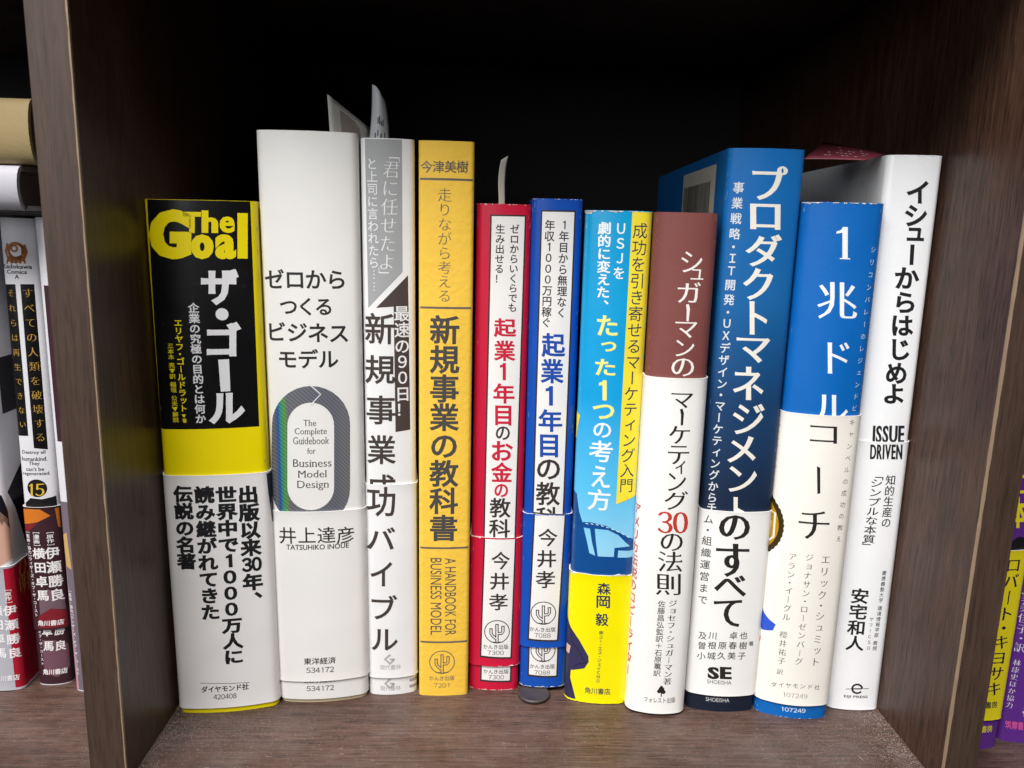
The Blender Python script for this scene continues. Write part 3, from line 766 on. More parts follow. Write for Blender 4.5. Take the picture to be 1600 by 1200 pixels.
Q = [b.pt(*p) for p in TR]; s.poly([(Q[0][0]-.004, Q[0][1]+.003)] + Q + [(Q[-1][0]+.003, Q[-1][1]-.001), (Q[-1][0]+.003, k), (Q[0][0]-.004, k)], False)
s = b.ink('track_cutouts', CY, layer=3)
s.poly([(912, 824), (922, 826), (924.5, 845), (930, 868), (921, 864), (917, 845)])
s.poly([(929.5, 826), (950, 828), (966, 836), (978, 848), (984, 853), (960, 856), (959, 870), (934, 869), (931, 845)])
s.poly([(966, 860), (990, 857), (990, 867), (965, 871)])
s = b.ink('track_lights', '#cfe6f2', layer=3)
for i in range(9):
    x = 915 + i*8; y = 817.5 + (i/8)**1.8 * 20; s.line([(x, y), (x+4.2, y + 1.2 + i*.15)], 1.2)
t = b.ink('author_lettering', '#1c2c52', True, 2)
for c, x0, y0, x1, y1 in (('森', 933, 909.6, 954, 928), ('岡', 932, 930, 952.7, 949), ('毅', 930.4, 957, 950.5, 977)): t.box_text(c, x0, y0, x1, y1, MED)
t.vtext('㈱ユー・エス・ジェイＣＭＯ', 939.6, 984, 934, 1066, 6.2, REG); t.box_text('角川書店', 914, 1074, 953, 1083.6, REG)
s = b.ink('suit_sleeve_artwork', paper('#353254', .4, .1), True, 2)
Q = [b.pt(*p) for p in [(888, 955), (893, 978), (906, 999.5), (919.5, 1024), (920, 1033), (913.5, 1043), (893, 1045.5), (892, 1057), (900, 1091)]]
s.poly([(Q[0][0]-.005, Q[0][1]+.006)] + Q + [(Q[-1][0]-.007, .0005)], False)
s = b.ink('sleeve_folds', paper('#232040', .4, .1), True, 3); s.line([(893, 1000), (903, 1012), (912, 1030)], 1.6); s.line([(896, 1040), (905, 1036), (917, 1034)], 1.4); s.line([(890, 975), (896, 992)], 1.4); s.line([(891, 1050), (893, 1075)], 1.4)
s = b.ink('hand_artwork', paper('#d9b8a8', .4, .1), True, 3); s.poly([(888, 1003), (893, 1008), (891, 1020), (887, 1016)])
s = b.ink('yellow_flag', YST, layer=2); k = -b.w/2 - .0008; v = b.pt(903, 647)[1]; s.poly([(k-.004, v+.002), (k+.0016, v), (k-.0002, v-.009), (k-.004, v-.008)], False)
b.chips(b.h-.0001, 1, 16, .0010, seed=11); b.chips(b.h-.0001, 1, 6, .0022, smin=-b.w/2-.001, smax=-b.w/2+.002, seed=12); b.chips(b.bv[1], 1, 8, .0016, True, smin=-b.w/2-.002, smax=-b.w/2+.001, seed=13)
b.chips(b.bv[1], -1, 3, .0018, True, smin=b.w/2-.006, smax=b.w/2-.003, seed=14)

corner_wear(b, '#9fd4ec', 30, 41)
# ---- 8. brown and white book
BRN = paper('#7c4642', .55, .12, 1200, var=.08)
b = Book('brown book with a tall white paper band and red numerals 30', (980, 1104), (1064, 1109), (1022, 331), (1124, 334), jmat=BRN, rim=paper('#b98d86', .6, .1), bulge=.0012, r=.0042, depth=.128, jbot=.0006)
b.obi(591, 1114, (1070, 1028), paper('#f0efec', .55, .10, 1300, var=.03))
t = b.ink('title_lettering', '#efe9e4', layer=1); mb = (.012, -.008, 'mincho')
for c, x0, y0, x1, y1 in (('シ', 1064.6, 393, 1097.6, 425.7), ('ュ', 1079, 420.5, 1098.7, 437), ('ガ', 1059, 440.7, 1095, 473.5), ('マ', 1055.5, 503, 1089.6, 528), ('ン', 1055.5, 531.5, 1085, 557), ('の', 1049, 560, 1084.5, 588)): t.box_text(c, x0, y0, x1, y1, mb)
t.poly([(1072, 476), (1076, 475), (1078, 482), (1076, 502), (1072.5, 502), (1073, 484)])
t = b.ink('title_lettering', INK, True)
for c, x0, y0, x1, y1 in (('マ', 1049, 614, 1082, 637), ('ケ', 1045, 665, 1077, 693), ('テ', 1043.5, 696, 1076, 725), ('ィ', 1054.7, 719, 1070, 740), ('ン', 1043.5, 738.7, 1071, 766.7), ('グ', 1038, 767, 1074, 796),
    ('の', 1032, 833, 1066, 860), ('法', 1028, 861, 1065, 893), ('則', 1024.7, 896, 1062.6, 929.4)): t.box_text(c, x0, y0, x1, y1, mb)
t.poly([(1062, 639), (1066, 638), (1068, 645), (1066.5, 664), (1063, 664), (1063.5, 648)])
t = b.ink('number_lettering', '#c23a2c', True); t.box_text('30', 1027.4, 799, 1074, 833, (.03, -.012, ''))
t = b.ink('author_lettering', '#3c3836', True); t.vtext('ジョセフ・シュガーマン著', 1051, 936, 1041.6, 1069, 12.5, MINB); t.vtext('佐藤昌弘監訳＋石原薫訳', 1034, 937, 1026, 1056, 11, REG)
t.box_text('フォレスト出版', 1006.6, 1089, 1054, 1097.4, REG)
s = b.ink('tree_mark', INK, True); s.circle(1033, 1076, 4.4); s.circle(1029.6, 1079, 3.2); s.circle(1036, 1080, 3.4); s.line([(1033, 1080), (1032.6, 1087.5)], 1.6); s.circle(1033, 1072.5, 2.4)
t = b.ink('side_lettering', '#c8493e', True); sS = -b.w/2 - .0006
for i, c in enumerate('アメリカ伝説のコピーライター'): t.cell(c, (sS - .0006, b.pt(996, 778)[1] - .0034 - i*.0049), .0042, .0047, MED)

corner_wear(b, '#b08a84', 24, 42)
# ---- 9. tall blue to navy book
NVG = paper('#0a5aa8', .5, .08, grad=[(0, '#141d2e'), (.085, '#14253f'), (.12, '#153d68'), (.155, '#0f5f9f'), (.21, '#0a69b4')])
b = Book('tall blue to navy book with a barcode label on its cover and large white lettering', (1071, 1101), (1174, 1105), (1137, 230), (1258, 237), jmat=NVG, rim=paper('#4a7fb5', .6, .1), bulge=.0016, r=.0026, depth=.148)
b.obi(799, 1086, (1145, 1117), paper('#f0efed', .5, .08, 1300, var=.03))
CR = '#ebe6dc'; t = b.ink('title_lettering', CR); mh = (.034, .0, 'mincho')
for c, x0, y0, x1, y1 in (('プ', 1175.7, 259, 1231, 313), ('ロ', 1172, 318.5, 1219.6, 358.5), ('ダ', 1164.6, 365.8, 1221.6, 416.7), ('ク', 1160.7, 418.7, 1208, 469), ('ト', 1171, 471, 1199, 523), ('マ', 1151, 528, 1203.5, 567),
    ('ネ', 1145, 573, 1193, 625), ('ジ', 1145, 630.7, 1194.7, 679), ('メ', 1136, 681, 1181, 723.5), ('ン', 1138, 729, 1182.7, 769), ('ト', 1146, 777, 1170, 826)): t.box_text(c, x0, y0, x1, y1, mh)
t = b.ink('subtitle_lettering', '#d6dbe0'); t.vtext('事業戦略・ＩＴ開発・ＵＸデザイン・マーケティングから', 1155, 281, 1112, 786, 15.5, MED, prop=1); t.box_text('チ', 1105, 786, 1119, 800, MED)
t = b.ink('title_lettering', INK, True)
for c, x0, y0, x1, y1 in (('の', 1123, 804, 1171, 842.7), ('す', 1118.6, 848.6, 1170, 901), ('べ', 1115, 897.6, 1165, 931), ('て', 1115, 936, 1158.6, 978.4)): t.box_text(c, x0, y0, x1, y1, mh)
t = b.ink('subtitle_lettering', INK, True); t.vtext('ム・組織運営まで', 1108, 801, 1097.5, 945, 14, REG)
t = b.ink('author_lettering', INK, True); t.hcells('及川　卓也', 1090, 1169, 992, 12.5, REG); t.hcells('曽根原春樹', 1089, 1168, 1007.5, 12.5, REG); t.hcells('小城久美子', 1088, 1166, 1023.5, 12.5, REG); t.box_text('著', 1169, 1001, 1176, 1008, REG)
t = b.ink('publisher_mark', INK, True); t.spread('SE', 1105.5, 1041, 1142.6, 1060, (.075, .030, ''), .03); t.box_text('SHOEISHA', 1104.6, 1062, 1142, 1068, LIGHT)
t = b.ink('publisher_lettering', '#d6d8da'); t.box_text('SHOEISHA', 1102.6, 1090.6, 1139.6, 1096.8, LIGHT)
corner_wear(b, '#5f93c8', 26, 49)
# barcode label on the left cover
def side(b, px, py, sgn=-1):
    o = b.M.T @ (EYE - b.o); d = b.M.T @ ray(px, py); t_ = (sgn * b.w/2 - o[0]) / d[0]; y = o[1] + d[1]*t_; v = o[2] + d[2]*t_
    return (sgn * (abs(b.s[-1]) - (b.depth - y)), v)
c0 = side(b, 1120, 256); c1 = side(b, 1069, 271)
s = b.ink('barcode_label', paper('#cfcabf', .5, .1)); s.rect(c1[0], c0[0], c0[1] - .034, c0[1])
s = b.ink('barcode_bars', INK, layer=2); rnd = random.Random(5); x = c1[0] + .003
e0 = side(b, 1111, 281)[0]
while x < e0:
    w_ = rnd.choice([.0002, .00035, .0005, .0007]); s.rect(x, x + w_, c0[1] - .024, c0[1] - .0055); x += w_ + rnd.choice([.00025, .0004, .0006])

# ---- 10. blue and cream book
BL2 = paper('#0062b4', .5, .1, 900, var=.06)
b = Book('blue book with a cream paper band and thin spaced lettering', (1177, 1104), (1289, 1115), (1252, 315), (1381, 319), jmat=BL2, rim=paper('#8fb0d6', .6, .1), bulge=.0020, r=.0040, depth=.128)
b.obi(648.5, 1101, (1285, 1240), paper('#efebe3', .62, .12, 1400, var=.03))
t = b.ink('title_lettering', '#e9ecee'); mm = (.014, -.012, 'mincho')
t.box_text('1', 1307, 354.7, 1328.5, 405, (.012, -.01, 'serif')); t.box_text('兆', 1277, 441, 1339.5, 499, mm); t.box_text('ド', 1293, 534.7, 1327, 584, mm); t.box_text('ル', 1273, 617, 1325, 660, mm)
t = b.ink('title_lettering', INK, True); t.box_text('コ', 1265, 665, 1307, 692, (.004, -.008, '')); t.poly([(1276, 728), (1281, 730), (1281, 770), (1276.5, 771)]); t.box_text('チ', 1247.5, 797.5, 1295, 842, mm)
t = b.ink('subtitle_lettering', '#c9d8e8'); t.vtext('シリコンバレーのレジェンドビ', 1366, 380, 1334, 647, 9, LIGHT)
t = b.ink('subtitle_lettering', '#4a4640', True); t.vtext('キャンベルの成功の教え', 1331, 650, 1308, 850, 9, LIGHT)
t = b.ink('author_lettering', '#3a3733', True); t.vtext('エリック・シュミット', 1290, 864, 1272, 1042, 14.5, MINL); t.vtext('ジョナサン・ローゼンバーグ', 1265, 863, 1247, 1039, 11.5, MINL)
t.vtext('アラン・イーグル', 1239, 862, 1228, 970, 11.5, MINL); t.vtext('櫻井祐子', 1224.7, 984, 1220.5, 1038, 11, MINL); t.vtext('訳', 1219, 1043, 1218, 1054, 9, MINL)
t.hcells('ダイヤモンド社', 1204, 1281, 1068, 8.5, LIGHT, y1=1073); t.box_text('107249', 1223.6, 1082.5, 1260.6, 1089.5, (-.012, -.02, ''))
t = b.ink('publisher_lettering', '#dfe8f0'); t.box_text('107249', 1221, 1106.5, 1258.6, 1113, REG)
# printed art wrapping round the left corner of the band
def zz(py): return b.pt(1215, py)[1]
s = b.ink('medal_artwork', paper('#3a2f10', .4, .1), True); sc = -b.w/2 - .0045; vc = zz(823); rr = .0140; P = []
for i in range(90):
    a = i * 2*math.pi/90; q_ = rr * (1 + .02 * (i % 2)); P.append((sc - .0058 + q_*math.cos(a), vc + q_*math.sin(a)))
s.poly(P, False)
s = b.ink('medal_artwork', paper('#b8891a', .3, .1), True, 2); s.poly([(sc - .0058 + .0124*math.cos(i*.1), vc + .0124*math.sin(i*.1)) for i in range(63)], False)
s = b.ink('medal_lettering', paper('#e9e4d4', .4, .1), True, 3); s.line([(1203, 796), (1213, 801), (1210, 838), (1203, 842)], 3.2); s.line([(1207, 812), (1204, 835)], 2)
s = b.ink('blue_feather_artwork', paper('#2f55c8', .5, .1), True); v = zz(975)
s.poly([b.pt(1188.6, 936), b.pt(1195, 955), b.pt(1203, 967), b.pt(1212.5, 975), b.pt(1208, 984), b.pt(1192, 982.7), (-b.w/2-.004, zz(972)), (-b.w/2-.003, zz(945))], False)
s = b.ink('orange_artwork', paper('#d9622c', .5, .1), True); s.poly([b.pt(1187, 981), b.pt(1190.6, 996), b.pt(1186, 1008), b.pt(1182, 1026), (-b.w/2-.004, zz(1020)), (-b.w/2-.004, zz(985))], False)
t = b.ink('side_lettering', '#8a857c', True); t.vtext('ダイヤモンド社', 1220, 658, 1213, 732, 4, LIGHT); t.vtext('た', 1195, 903, 1194, 917, 7, LIGHT); t.vtext('んい', 1176, 1052, 1174, 1070, 5, LIGHT)
b.chips(b.h-.0001, 1, 34, .0007, seed=21); b.chips(b.h-.0001, 1, 5, .0011, smin=-b.w/2-.001, smax=-b.w/2+.003, seed=22); b.chips(.0002, -1, 12, .0004, seed=23)

corner_wear(b, '#7fa8d4', 30, 44)
# ---- 11. glossy white book on the right
WG = paper('#eef0f2', .28, .02, coat=.3, var=.02)
b = Book('tall glossy white book with bold black lettering, rightmost in the middle compartment', (1292, 1101), (1366, 1104), (1383, 243), (1473, 244), jmat=WG, rim=M_RIM, bulge=.0008, r=.0026, depth=.128)
b.obi(690, 1108, (1378, 1335), paper('#f0f1f3', .28, .02, coat=.3, var=.02), thick=.0002)
b.chips(b.h-.0001, 1, 10, .0009, seed=31, mat=paper('#ffffff', .5, .1))
t = b.ink('title_lettering', '#1e1e20')
for c, x0, y0, x1, y1 in (('イ', 1416.5, 282, 1451, 318), ('シ', 1413.7, 320, 1448.6, 354), ('ュ', 1416.5, 355.5, 1443.7, 376.7), ('か', 1398.4, 417.5, 1436.4, 451.6), ('ら', 1400, 456, 1429, 489), ('は', 1393.8, 493, 1427, 525),
    ('じ', 1394, 530, 1421, 563), ('め', 1384, 566.7, 1416.5, 600), ('よ', 1381, 600, 1412, 631)): t.box_text(c, x0, y0, x1, y1, (.034, .03, ''))
t.poly([(1422.5, 382), (1429, 382), (1427, 414), (1421, 414)])
IMP = (.060, .014, '')
t = b.ink('english_lettering', '#1e1e20'); t.spread('ISSUE', 1363.5, 665, 1413, 692, IMP, .05, .04)
t = b.ink('english_lettering', '#1e1e20', True); t.spread('DRIVEN', 1359, 694, 1408.5, 717, IMP, .05, .04)
t.vtext('「シンプルな本質」', 1371, 738, 1355, 857, 18, (.012, .006, '')); t.vtext('知的生産の', 1391.5, 741, 1382.5, 824, 15.5, (.012, .006, ''))
t = b.ink('author_lettering', '#1e1e20', True); t.vtext('安宅和人', 1344.3, 918, 1334, 1016, 25.5, (.026, .02, ''))
t.vtext('慶應義塾大学 環境情報学部 教授', 1381, 890, 1365, 1016, 7, REG); t.vtext('ヤフーＣＳＯ', 1361, 962, 1355.5, 1016, 6.5, REG)
t = b.ink('publisher_mark', '#1e1e20', True); t.line([(1338.5 + 7.6*math.cos(a*.2), 1075 - 6.8*math.sin(a*.2)) for a in range(0, 29)], 3.0); t.line([(1332, 1075), (1346, 1075)], 2.0)
t.line([(1321, 1075.5), (1329, 1075)], 1); t.line([(1348, 1075), (1356, 1074.5)], 1); t.box_text('EIJI PRESS', 1318, 1085.6, 1354.5, 1090.6, MED)

# ------------------------------------------------------------------ left compartment
GL = 'comic books standing in the left compartment'
LW = paper('#d9d8dd', .4, .05, coat=.1)
bA = Book('comic book with a red paper band, at the left edge of the photograph', (-22, 1074), (40, 1073), h=.1775, jmat=LW, depth=.128, r=.002, bulge=.0008, group=GL)
ART1 = paper('#a9a7b0', .4, .1)
b = bA; b.obi(881, 1078, (35, 30), paper('#b0b0ba', .4, .08), thick=.0002)
k = b.w/2
s = b.ink('red_strip', paper('#a8142c', .4, .08), True); s.rect(k - .0024, k + .0115, b.bv[0], b.bv[1]-.0002)
s = b.ink('dark_artwork', paper('#2c2430', .4, .08), True); s.rect(k + .0118, k + .08, b.bv[0], b.bv[1]-.0002)
s = b.ink('price_box', paper('#d8d6d2', .4, .08), True, 2); s.rect(k + .013, k + .03, b.bv[0] + .004, b.bv[0] + .011)
s = b.ink('shirt_artwork', paper('#c99f8c', .4, .1)); s.poly([b.pt(0, 800), b.pt(16, 812), b.pt(22, 870), b.pt(0, 885), b.pt(-14, 860), b.pt(-14, 810)], False)
s = b.ink('hair_artwork', paper('#17141d', .35, .1)); s.poly([b.pt(-16, 765), b.pt(6, 772), b.pt(22, 800), b.pt(19, 826), b.pt(10, 812), b.pt(3, 822), b.pt(-4, 806), b.pt(-16, 816)], False)
s.poly([(k+.002, b.pt(20, 770)[1]), (k+.012, b.pt(20, 738)[1]), (k+.08, b.pt(20, 750)[1]), (k+.08, b.bv[1]), (k+.012, b.bv[1]), (k+.006, b.pt(20, 800)[1])], False)
s.rect(k + .004, k + .014, b.pt(20, 650)[1], b.pt(10, 562)[1])
t = b.ink('author_lettering', '#ecebee', True, 2); t.vtext('伊瀬勝良', 14, 942, 24, 1030, 16, BOLD); t.vtext('横田卓馬', -6, 942, 3, 1030, 16, BOLD); t.vtext('［原作］', 12, 920, 14, 942, 8, MED); t.box_text('角川書店', -6, 1054, 31, 1063, MED)
t = b.ink('slogan_lettering', '#c9a24a', True, 2); t.cell('ひ', (k+.006, b.pt(35, 893)[1]), .0075, .0085, MIN); t.cell('明', (k+.006, b.pt(35, 919)[1]), .0075, .0085, MIN)

b = bB = Book('comic volume marked 15 with black title strips and gold lettering', (66, 1066), (112, 1063), (-3, 340), (61, 341), jmat=LW, depth=.128, r=.0022, bulge=.0008, group=GL)
MR = paper('#3a2028', .4, .08)
b.obi(792, 983, (66, 82), MR, thick=.0002)
s = b.ink('title_strips', paper('#0e0c0e', .35, .05)); s.poly([(8.3, 444), (24, 444), (44.3, 681), (29.3, 680)]); s.poly([(31.7, 444), (53.3, 444), (75, 702), (53, 700)])
GO = '#b08a3a'
t = b.ink('title_lettering', GO, layer=2); t.vtext('それらは再生できない', 16, 446, 36.5, 674, 11, MINL); t.vtext('すべての人類を破壊する', 42.5, 446, 64, 694, 14, MIN)
t = b.ink('phoenix_emblem', '#9a5a22', layer=1); t.circle(25, 392, 14, 5); t.circle(22, 388, 6, 3); t.poly([(14, 398), (22, 402), (34, 398), (38, 408), (28, 411), (20, 411), (12, 408)]); t.poly([(28, 380), (37, 384), (39, 396), (33, 398), (33, 388)])
for i in range(5): t.line([(13+i*6, 401), (11+i*7, 412)], 3)
t.line([(12, 380), (9, 392), (12, 402)], 3); t.line([(38, 382), (42, 394), (38, 404)], 3)
t = b.ink('series_lettering', '#26201e'); t.box_text('Kadokawa', 5, 413, 50.5, 420, BOLD); t.box_text('Comics', 11, 421.5, 42, 428, BOLD); t.box_text('A', 23, 429, 30, 435.5, BOLD)
for tx, x0, y0, x1, y1 in (('Destroy all', 35, 704, 71, 711), ('humankind.', 34.5, 714, 74, 720.5), ('They', 45, 721.5, 62, 728.5), ("can't be", 41, 730, 69, 736), ('regenerated.', 36, 737.5, 79, 744)): t.box_text(tx, x0, y0, x1, y1, MED)
s = b.ink('number_disc', '#121012'); s.circle(57.5, 763, 14.5); v = b.pt(60, 782)[1]
s.poly([b.pt(40, 786), b.pt(48, 778), b.pt(66, 780), b.pt(88, 774), b.pt(90, 800), b.pt(42, 800)], False)
t = b.ink('number_lettering', '#d8b03a', layer=2); t.box_text('15', 45.5, 756, 69.5, 775, ROMB)
s = b.ink('orange_artwork', '#c8701e', True); s.poly([(39, 794), (60, 793), (79, 805), (60, 815), (41, 818)]); s.poly([(85, 792), (91, 792), (95, 822), (90, 822)])
s = b.ink('crimson_artwork', '#7c1c28', True); s.poly([(41, 819), (60, 816), (50, 826), (43, 832)]); s.poly([(62, 962), (80, 950), (104, 950), (107, 974), (82, 984), (62, 980)])
s = b.ink('mauve_artwork', '#6d5560', True); s.poly([(62, 925), (75, 920), (98, 925), (104, 948), (80, 950), (64, 960)])
t = b.ink('author_lettering', '#e6e3e4', True, 2); t.vtext('伊瀬勝良', 80.5, 852, 90.5, 939, 18, BOLD); t.vtext('横田卓馬', 60.5, 853, 69, 940, 16.5, BOLD); t.vtext('［原作］', 78, 830, 79.5, 852, 9, MED); t.vtext('［漫画］', 57, 830, 59, 853, 9, MED)
t.vtext('［監修・協力］ウィザーズ・オブ・ザ・コースト', 45, 829, 59, 963, 5.5, MED); t.box_text('角川書店', 61, 968, 100, 977, BOLD)
s = b.ink('maroon_panel', MR); s.poly([b.pt(57, 975), b.pt(110, 970), (b.w/2+.03, b.pt(110, 970)[1]), (b.w/2+.03, .0004), (-b.w/2-.01, .0004), (-b.w/2-.01, b.pt(57, 975)[1])], False)
s = b.ink('mauve_artwork', '#6d4a58', layer=2); s.poly([(66, 1000), (84, 1000), (107, 1004), (110, 1040), (90, 1058), (70, 1050)])
t = b.ink('author_lettering', '#e6e3e4', layer=3); t.box_text('馬', 68, 1002, 84, 1017, BOLD); t.box_text('良', 87, 1000, 104, 1016, BOLD); t.box_text('卓', 66, 978, 82, 994, BOLD); t.box_text('勝', 85, 976, 102, 992, BOLD); t.box_text('角川書店', 67.5, 1045, 106, 1054, BOLD)
t.vtext('オブ・ザ・コースト', 62, 984, 67, 1040, 5, MED)

b = Book('comic book half hidden behind the left partition', (121, 1075), (140, 1075), h=.177, width=.0115, jmat=LW, depth=.128, r=.002, bulge=.0008, group=GL)
s = b.ink('maroon_strip', '#3a2028'); v0, v1 = b.pt(95, 690)[1], b.pt(72, 446)[1]; s.rect(-b.w/2 + .0016, b.w/2-.0015, v0, v1)
s = b.ink('dusky_artwork', '#6f6470'); s.rect(-b.w/2 - .01, b.w/2 + .01, .0004, b.pt(100, 784)[1])
s = b.ink('blond_artwork', '#c4a060', layer=2); s.poly([b.pt(99, 836), b.pt(104, 832), b.pt(112, 890), b.pt(104, 884)], False)
s = b.ink('pink_artwork', '#b58a96', layer=2); s.poly([b.pt(100, 884), b.pt(104, 884), b.pt(124, 1076), b.pt(117, 1076)], False)
t = b.ink('side_lettering', '#e6e3e4', layer=3); t.vtext('［監修・協力］ウィザーズ・オブ・ザ・コースト', 109, 922, 122.5, 1055, 5.5, MED); t.box_text('K', 64.5, 416, 69.5, 423, BOLD)

# books lying on top of the comics
def flat_book(label, z0, z1, xr, yf, mat, wx, depth, pm, round_=.003):
    e = bpy.data.objects.new('book', None); COL.objects.link(e); e.location = (xr - wx/2, yf, z0)
    tag(e, label, 'book', 'books lying on top of the comic books'); hgt = z1 - z0; n = 10; prof = []
    prof.append((depth, 0)); prof.append((round_*1.2, 0))
    for i in range(n + 1):
        a = -math.pi/2 + math.pi*i/n; prof.append((round_*1.2 - round_*1.2*math.cos(a), hgt/2 + hgt/2*math.sin(a)))
    prof.append((depth, hgt))
    vs = []; fs = []; m_ = len(prof)
    for x in (-wx/2, wx/2):
        for y, z in prof: vs.append((x, y, z))
    inn = [(min(y + .0016, depth) if 1 < i < m_-1 else y, min(max(z, .0016), hgt-.0016)) for i, (y, z) in enumerate(prof)]
    for x in (-wx/2, wx/2):
        for y, z in inn: vs.append((x, y, z))
    for i in range(m_-1):
        fs += [(i, i+1, m_+i+1, m_+i), (2*m_+i, 3*m_+i, 3*m_+i+1, 2*m_+i+1), (i, 2*m_+i, 2*m_+i+1, i+1), (m_+i, m_+i+1, 3*m_+i+1, 3*m_+i)]
    c_ = mesh('cover', vs, fs, mat, e, True); c_.data.set_sharp_from_angle(angle=.6)
    pg = box('page_block', -wx/2+.003, wx/2-.0035, .006, depth-.003, .0017, hgt-.0017, pm, e, 0)
    return e
ztan0, ztan1 = ony(20, 250, .262)[2], ony(20, 151, .262)[2]
zw0, zw1 = .1790, ony(10, 257, .262)[2]
flat_book('tan book lying flat, topmost in the left compartment', zw1 + .0004, ztan1, ony(44, 200, .262)[0], .262, paper('#a8946a', .55, .2), .13, .18, M_PAGEH)
flat_book('pale grey book lying flat under the tan book', zw0, zw1, ony(27, 300, .262)[0], .262, paper('#b9b8c0', .45, .1), .13, .18, M_PAGEH)

# ------------------------------------------------------------------ right compartment
GRR = 'books standing in the right compartment'
PU = paper('#5b2a86', .42, .08, coat=.1); YY = paper('#e3d21c', .42, .06, coat=.1)
b = Book('purple book with a yellow paper band, partly hidden by the right partition', (1500, 1163), (1553, 1163), h=.188, width=-.0165, jmat=PU, depth=.128, bulge=.001, r=.0022, group=GRR)
b.obi(859, 1124, (1590, 1545), YY, thick=.00025)
t = b.ink('title_lettering', '#e3d21c'); t.box_text('本', 1573, 776, 1606, 825, HEAVY); t.box_text('む', 1580, 738, 1612, 771, HEAVY); t.box_text('読', 1585, 684, 1620, 730, HEAVY)
s = b.ink('black_artwork', '#141216'); s.circle(1592, 852, 14)
t = b.ink('author_lettering', '#2c1c34', True); t.vtext('ロバート・キヨサキ', 1584, 869, 1550, 1087, 25, (.02, -.004, ''))
t.box_text('筑摩書房', 1516, 1095, 1556, 1106, MED)
t = b.ink('publisher_lettering', '#e3d21c'); t.box_text('筑摩書房', 1512, 1134, 1550, 1145, MED)
b = Book('purple book with pink and white lettering at the right edge of the photograph', (1557, 1153), (1620, 1158), h=.188, width=.020, jmat=PU, depth=.128, bulge=.001, r=.0022, group=GRR)
t = b.ink('credit_lettering', '#d9d3e0'); t.vtext('林康史ほか協力', 1590, 1030, 1576, 1107, 10, MIN); t.vtext('実美佳子・訳', 1606, 925, 1592, 1020, 15, MIN); t.vtext('シキヨサ', 1615, 1075, 1600, 1120, 11, MED)
t = b.ink('publisher_lettering', '#d4559a'); t.box_text('筑摩書房', 1564, 1127, 1608, 1140, MED)

for sh in SHEETS: sh.build()

# ------------------------------------------------------------------ paper slips standing in the books
def slip(label, pts_fn, nu, nv, mat, name='paper_slip'):
    vs = [pts_fn(i/nu, j/nv) for j in range(nv+1) for i in range(nu+1)]
    fs = [(j*(nu+1)+i, j*(nu+1)+i+1, (j+1)*(nu+1)+i+1, (j+1)*(nu+1)+i) for j in range(nv) for i in range(nu)]
    o = mesh(name, vs, fs, mat, None, True)
    md = o.modifiers.new('thickness', 'SOLIDIFY'); md.thickness = .0002
    return o
def quad_fn(tl, tr, bl, br, y0, y1, bend=0., curl=0.):
    A = [ony(*tl, y0), ony(*tr, y1), ony(*bl, y0), ony(*br, y1)]
    def fn(u, v):
        p = A[0]*(1-u)*(1-v) + A[1]*u*(1-v) + A[2]*(1-u)*v + A[3]*u*v
        return (p[0] + curl*math.sin(math.pi*v)*(1-v), p[1] + bend*math.sin(math.pi*u), p[2])
    return fn
SG = 'paper slips sticking out of the books'
o = slip('s', quad_fn((511, 147), (577, 200), (517, 230), (584, 250), .283, .296, 0, .0), 8, 8, paper('#e6e4de', .6, .1)); tag(o, 'torn grey page corner rising behind the thick white book', 'paper slip', SG)
pr = mesh('dark_print', *(lambda f: ([tuple(np.array(f(u, v)) + np.array([0, -.0003, 0])) for v in (0.12, 1) for u in (.28, .75)], [(0, 1, 3, 2)]))(quad_fn((511, 147), (577, 200), (517, 230), (584, 250), .283, .296)), paper('#b3a8a2', .6, .1), o)
F2 = quad_fn((582, 132), (602, 160), (574, 240), (606, 240), .292, .292, -.0025, .0)
def f2(u, v):
    p = F2(u, v); return (p[0] + .0006*math.sin(v*3), p[1], p[2] + (.0012*math.sin(math.pi*u) if v < .3 else 0))
o = slip('s', f2, 10, 12, paper('#e9ebee', .5, .08)); tag(o, 'white printed slip standing up behind the slim white book', 'paper slip', SG)
vs = []; fs = []
for (u0, v0, du, dv) in ((.42, .42, .05, .10), (.52, .38, .05, .14), (.62, .45, .05, .08), (.72, .40, .04, .12), (.30, .68, .05, .1), (.44, .62, .04, .1), (.62, .66, .05, .1), (.8, .62, .04, .1)):
    n_ = len(vs)
    for a, c in ((0, 0), (1, 0), (1, 1), (0, 1)):
        p = f2(u0 + a*du, v0 + c*dv); vs.append((p[0], p[1] - .0004, p[2]))
    fs.append((n_, n_+1, n_+2, n_+3))
mesh('print_marks', vs, fs, paper('#3c4048', .5, .1), o)
o = slip('s', quad_fn((783, 250), (794, 243), (779, 330), (788, 330), .290, .291, 0, -.0012), 4, 12, paper('#e2dfd0', .6, .1)); tag(o, 'narrow pale bookmark ribbon sticking up behind the red book', 'paper slip', SG)
A = [np.array([.1055, .318, .2120]), np.array([.1395, .286, .2085]), np.array([.1030, .300, .2065]), np.array([.1420, .276, .2055])]
a0, a1, a2, a3 = ony(1286, 223, .30), ony(1382, 242, .275), ony(1256, 249, .268), ony(1352, 251, .262)
def f4(u, v):
    p = a0*(1-u)*(1-v) + a1*u*(1-v) + a2*(1-u)*v + a3*u*v
    return (p[0], p[1], p[2] + .0004*math.sin(math.pi*u) * (1-v*.6))
o = slip('s', f4, 12, 5, paper('#6a2a36', .5, .1)); tag(o, 'dark red printed slip lying between the two tall books on the right', 'paper slip', SG)
vs = []; fs = []
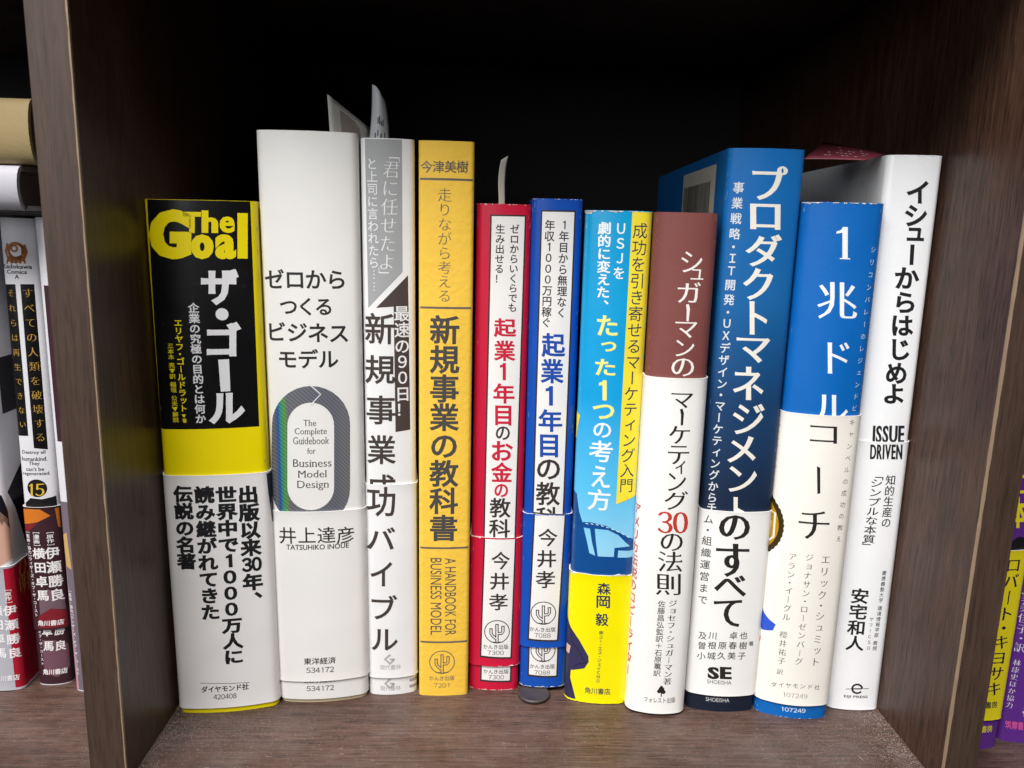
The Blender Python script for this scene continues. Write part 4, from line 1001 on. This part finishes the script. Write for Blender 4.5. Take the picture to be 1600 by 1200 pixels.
for k in range(4):
    v0 = .2 + k*.18
    for m_ in range(9):
        if random.random() < .25: continue
        u0 = .25 + m_*.07; n_ = len(vs)
        for a, c in ((0, 0), (1, 0), (1, 1), (0, 1)):
            p = f4(u0 + a*.045, v0 + c*.05); vs.append((p[0], p[1] - .0003, p[2] + .0003))
        fs.append((n_, n_+1, n_+2, n_+3))
mesh('print_marks', vs, fs, paper('#b98a90', .5, .1), o)

# ------------------------------------------------------------------ black disc under the blue book
def lathe(name, prof, mat, loc, parent=None, seg=64):
    vs = []; fs = []
    for i in range(seg):
        a = 2*math.pi*i/seg
        for r_, z in prof: vs.append((r_*math.cos(a), r_*math.sin(a), z))
    m_ = len(prof)
    for i in range(seg):
        j = (i+1) % seg
        for k in range(m_-1): fs.append((i*m_+k, j*m_+k, j*m_+k+1, i*m_+k+1))
    o = mesh(name, vs, fs, mat, parent, True); o.location = loc; return o
dc = onz(834, 1083.5, .001)
o = lathe('black_disc', [(0, .0001), (.0056, .0001), (.0061, .0005), (.0062, .0012), (.0059, .0015), (.0054, .0016), (.0051, .0014), (.0012, .0014), (0, .00145)], plain('black_rubber', (.045, .036, .034, 1), .42), (dc[0], dc[1], 0))
tag(o, 'small black round disc lying half under the blue book', 'disc')

# ------------------------------------------------------------------ dust
vs = []; fs = []; rnd = random.Random(3)
def speck(x, y, z, r_):
    n_ = len(vs); a = rnd.uniform(0, 6.28); k = rnd.uniform(.5, 1.0)
    for i in range(3):
        q = a + i*2.1; vs.append((x + r_*math.cos(q), y + r_*k*math.sin(q), z + .00004))
    vs.append((x, y, z + r_*.8)); fs.extend([(n_, n_+1, n_+3), (n_+1, n_+2, n_+3), (n_+2, n_, n_+3)])
for i in range(4200):
    x = rnd.uniform(-.112, .152); y = rnd.uniform(.227, .285); speck(x, y, 0, rnd.choice([.00006, .00009, .00012]) * rnd.uniform(.7, 1.3))
for i in range(2600):
    t_ = abs(rnd.gauss(0, .004)); y = rnd.uniform(.227, .275)
    x = (-.1122 + t_) if rnd.random() < .45 else (.1523 - t_ * 1.5); speck(x, y, 0, rnd.uniform(.00006, .00016))
for i in range(900):
    x = rnd.uniform(-.2, -.126) if rnd.random() < .6 else rnd.uniform(.166, .22); speck(x, rnd.uniform(.227, .28), 0, rnd.uniform(.00006, .00013))
for i in range(9000):
    if rnd.random() < .55: x = -.1122 + abs(rnd.gauss(0, .022)); y = rnd.gauss(.252, .009)
    else: x = .1523 - abs(rnd.gauss(0, .03)); y = rnd.gauss(.246, .010)
    if .2275 < y < .275: speck(x, y, 0, rnd.uniform(.00004, .00010))
for i in range(26):                                                     # lint hairs
    x = rnd.uniform(-.108, .148); y = rnd.uniform(.232, .262); a = rnd.uniform(0, 6.28); c_ = rnd.uniform(-900, 900); l_ = rnd.uniform(.0012, .003); n_ = len(vs); px = []
    for k in range(7):
        px.append((x, y)); x += l_/6*math.cos(a); y += l_/6*math.sin(a); a += c_*l_/6
    for k, (qx, qy) in enumerate(px): vs += [(qx, qy, .00008), (qx + .00003, qy + .00003, .0001)]
    fs += [(n_+2*k, n_+2*k+2, n_+2*k+3, n_+2*k+1) for k in range(6)]
o = mesh('dust', vs, fs, plain('dust', (.5, .47, .44, 1), .9)); tag(o, 'pale dust specks scattered on the shelf board', 'dust', None, 'stuff')
# a few lint hairs
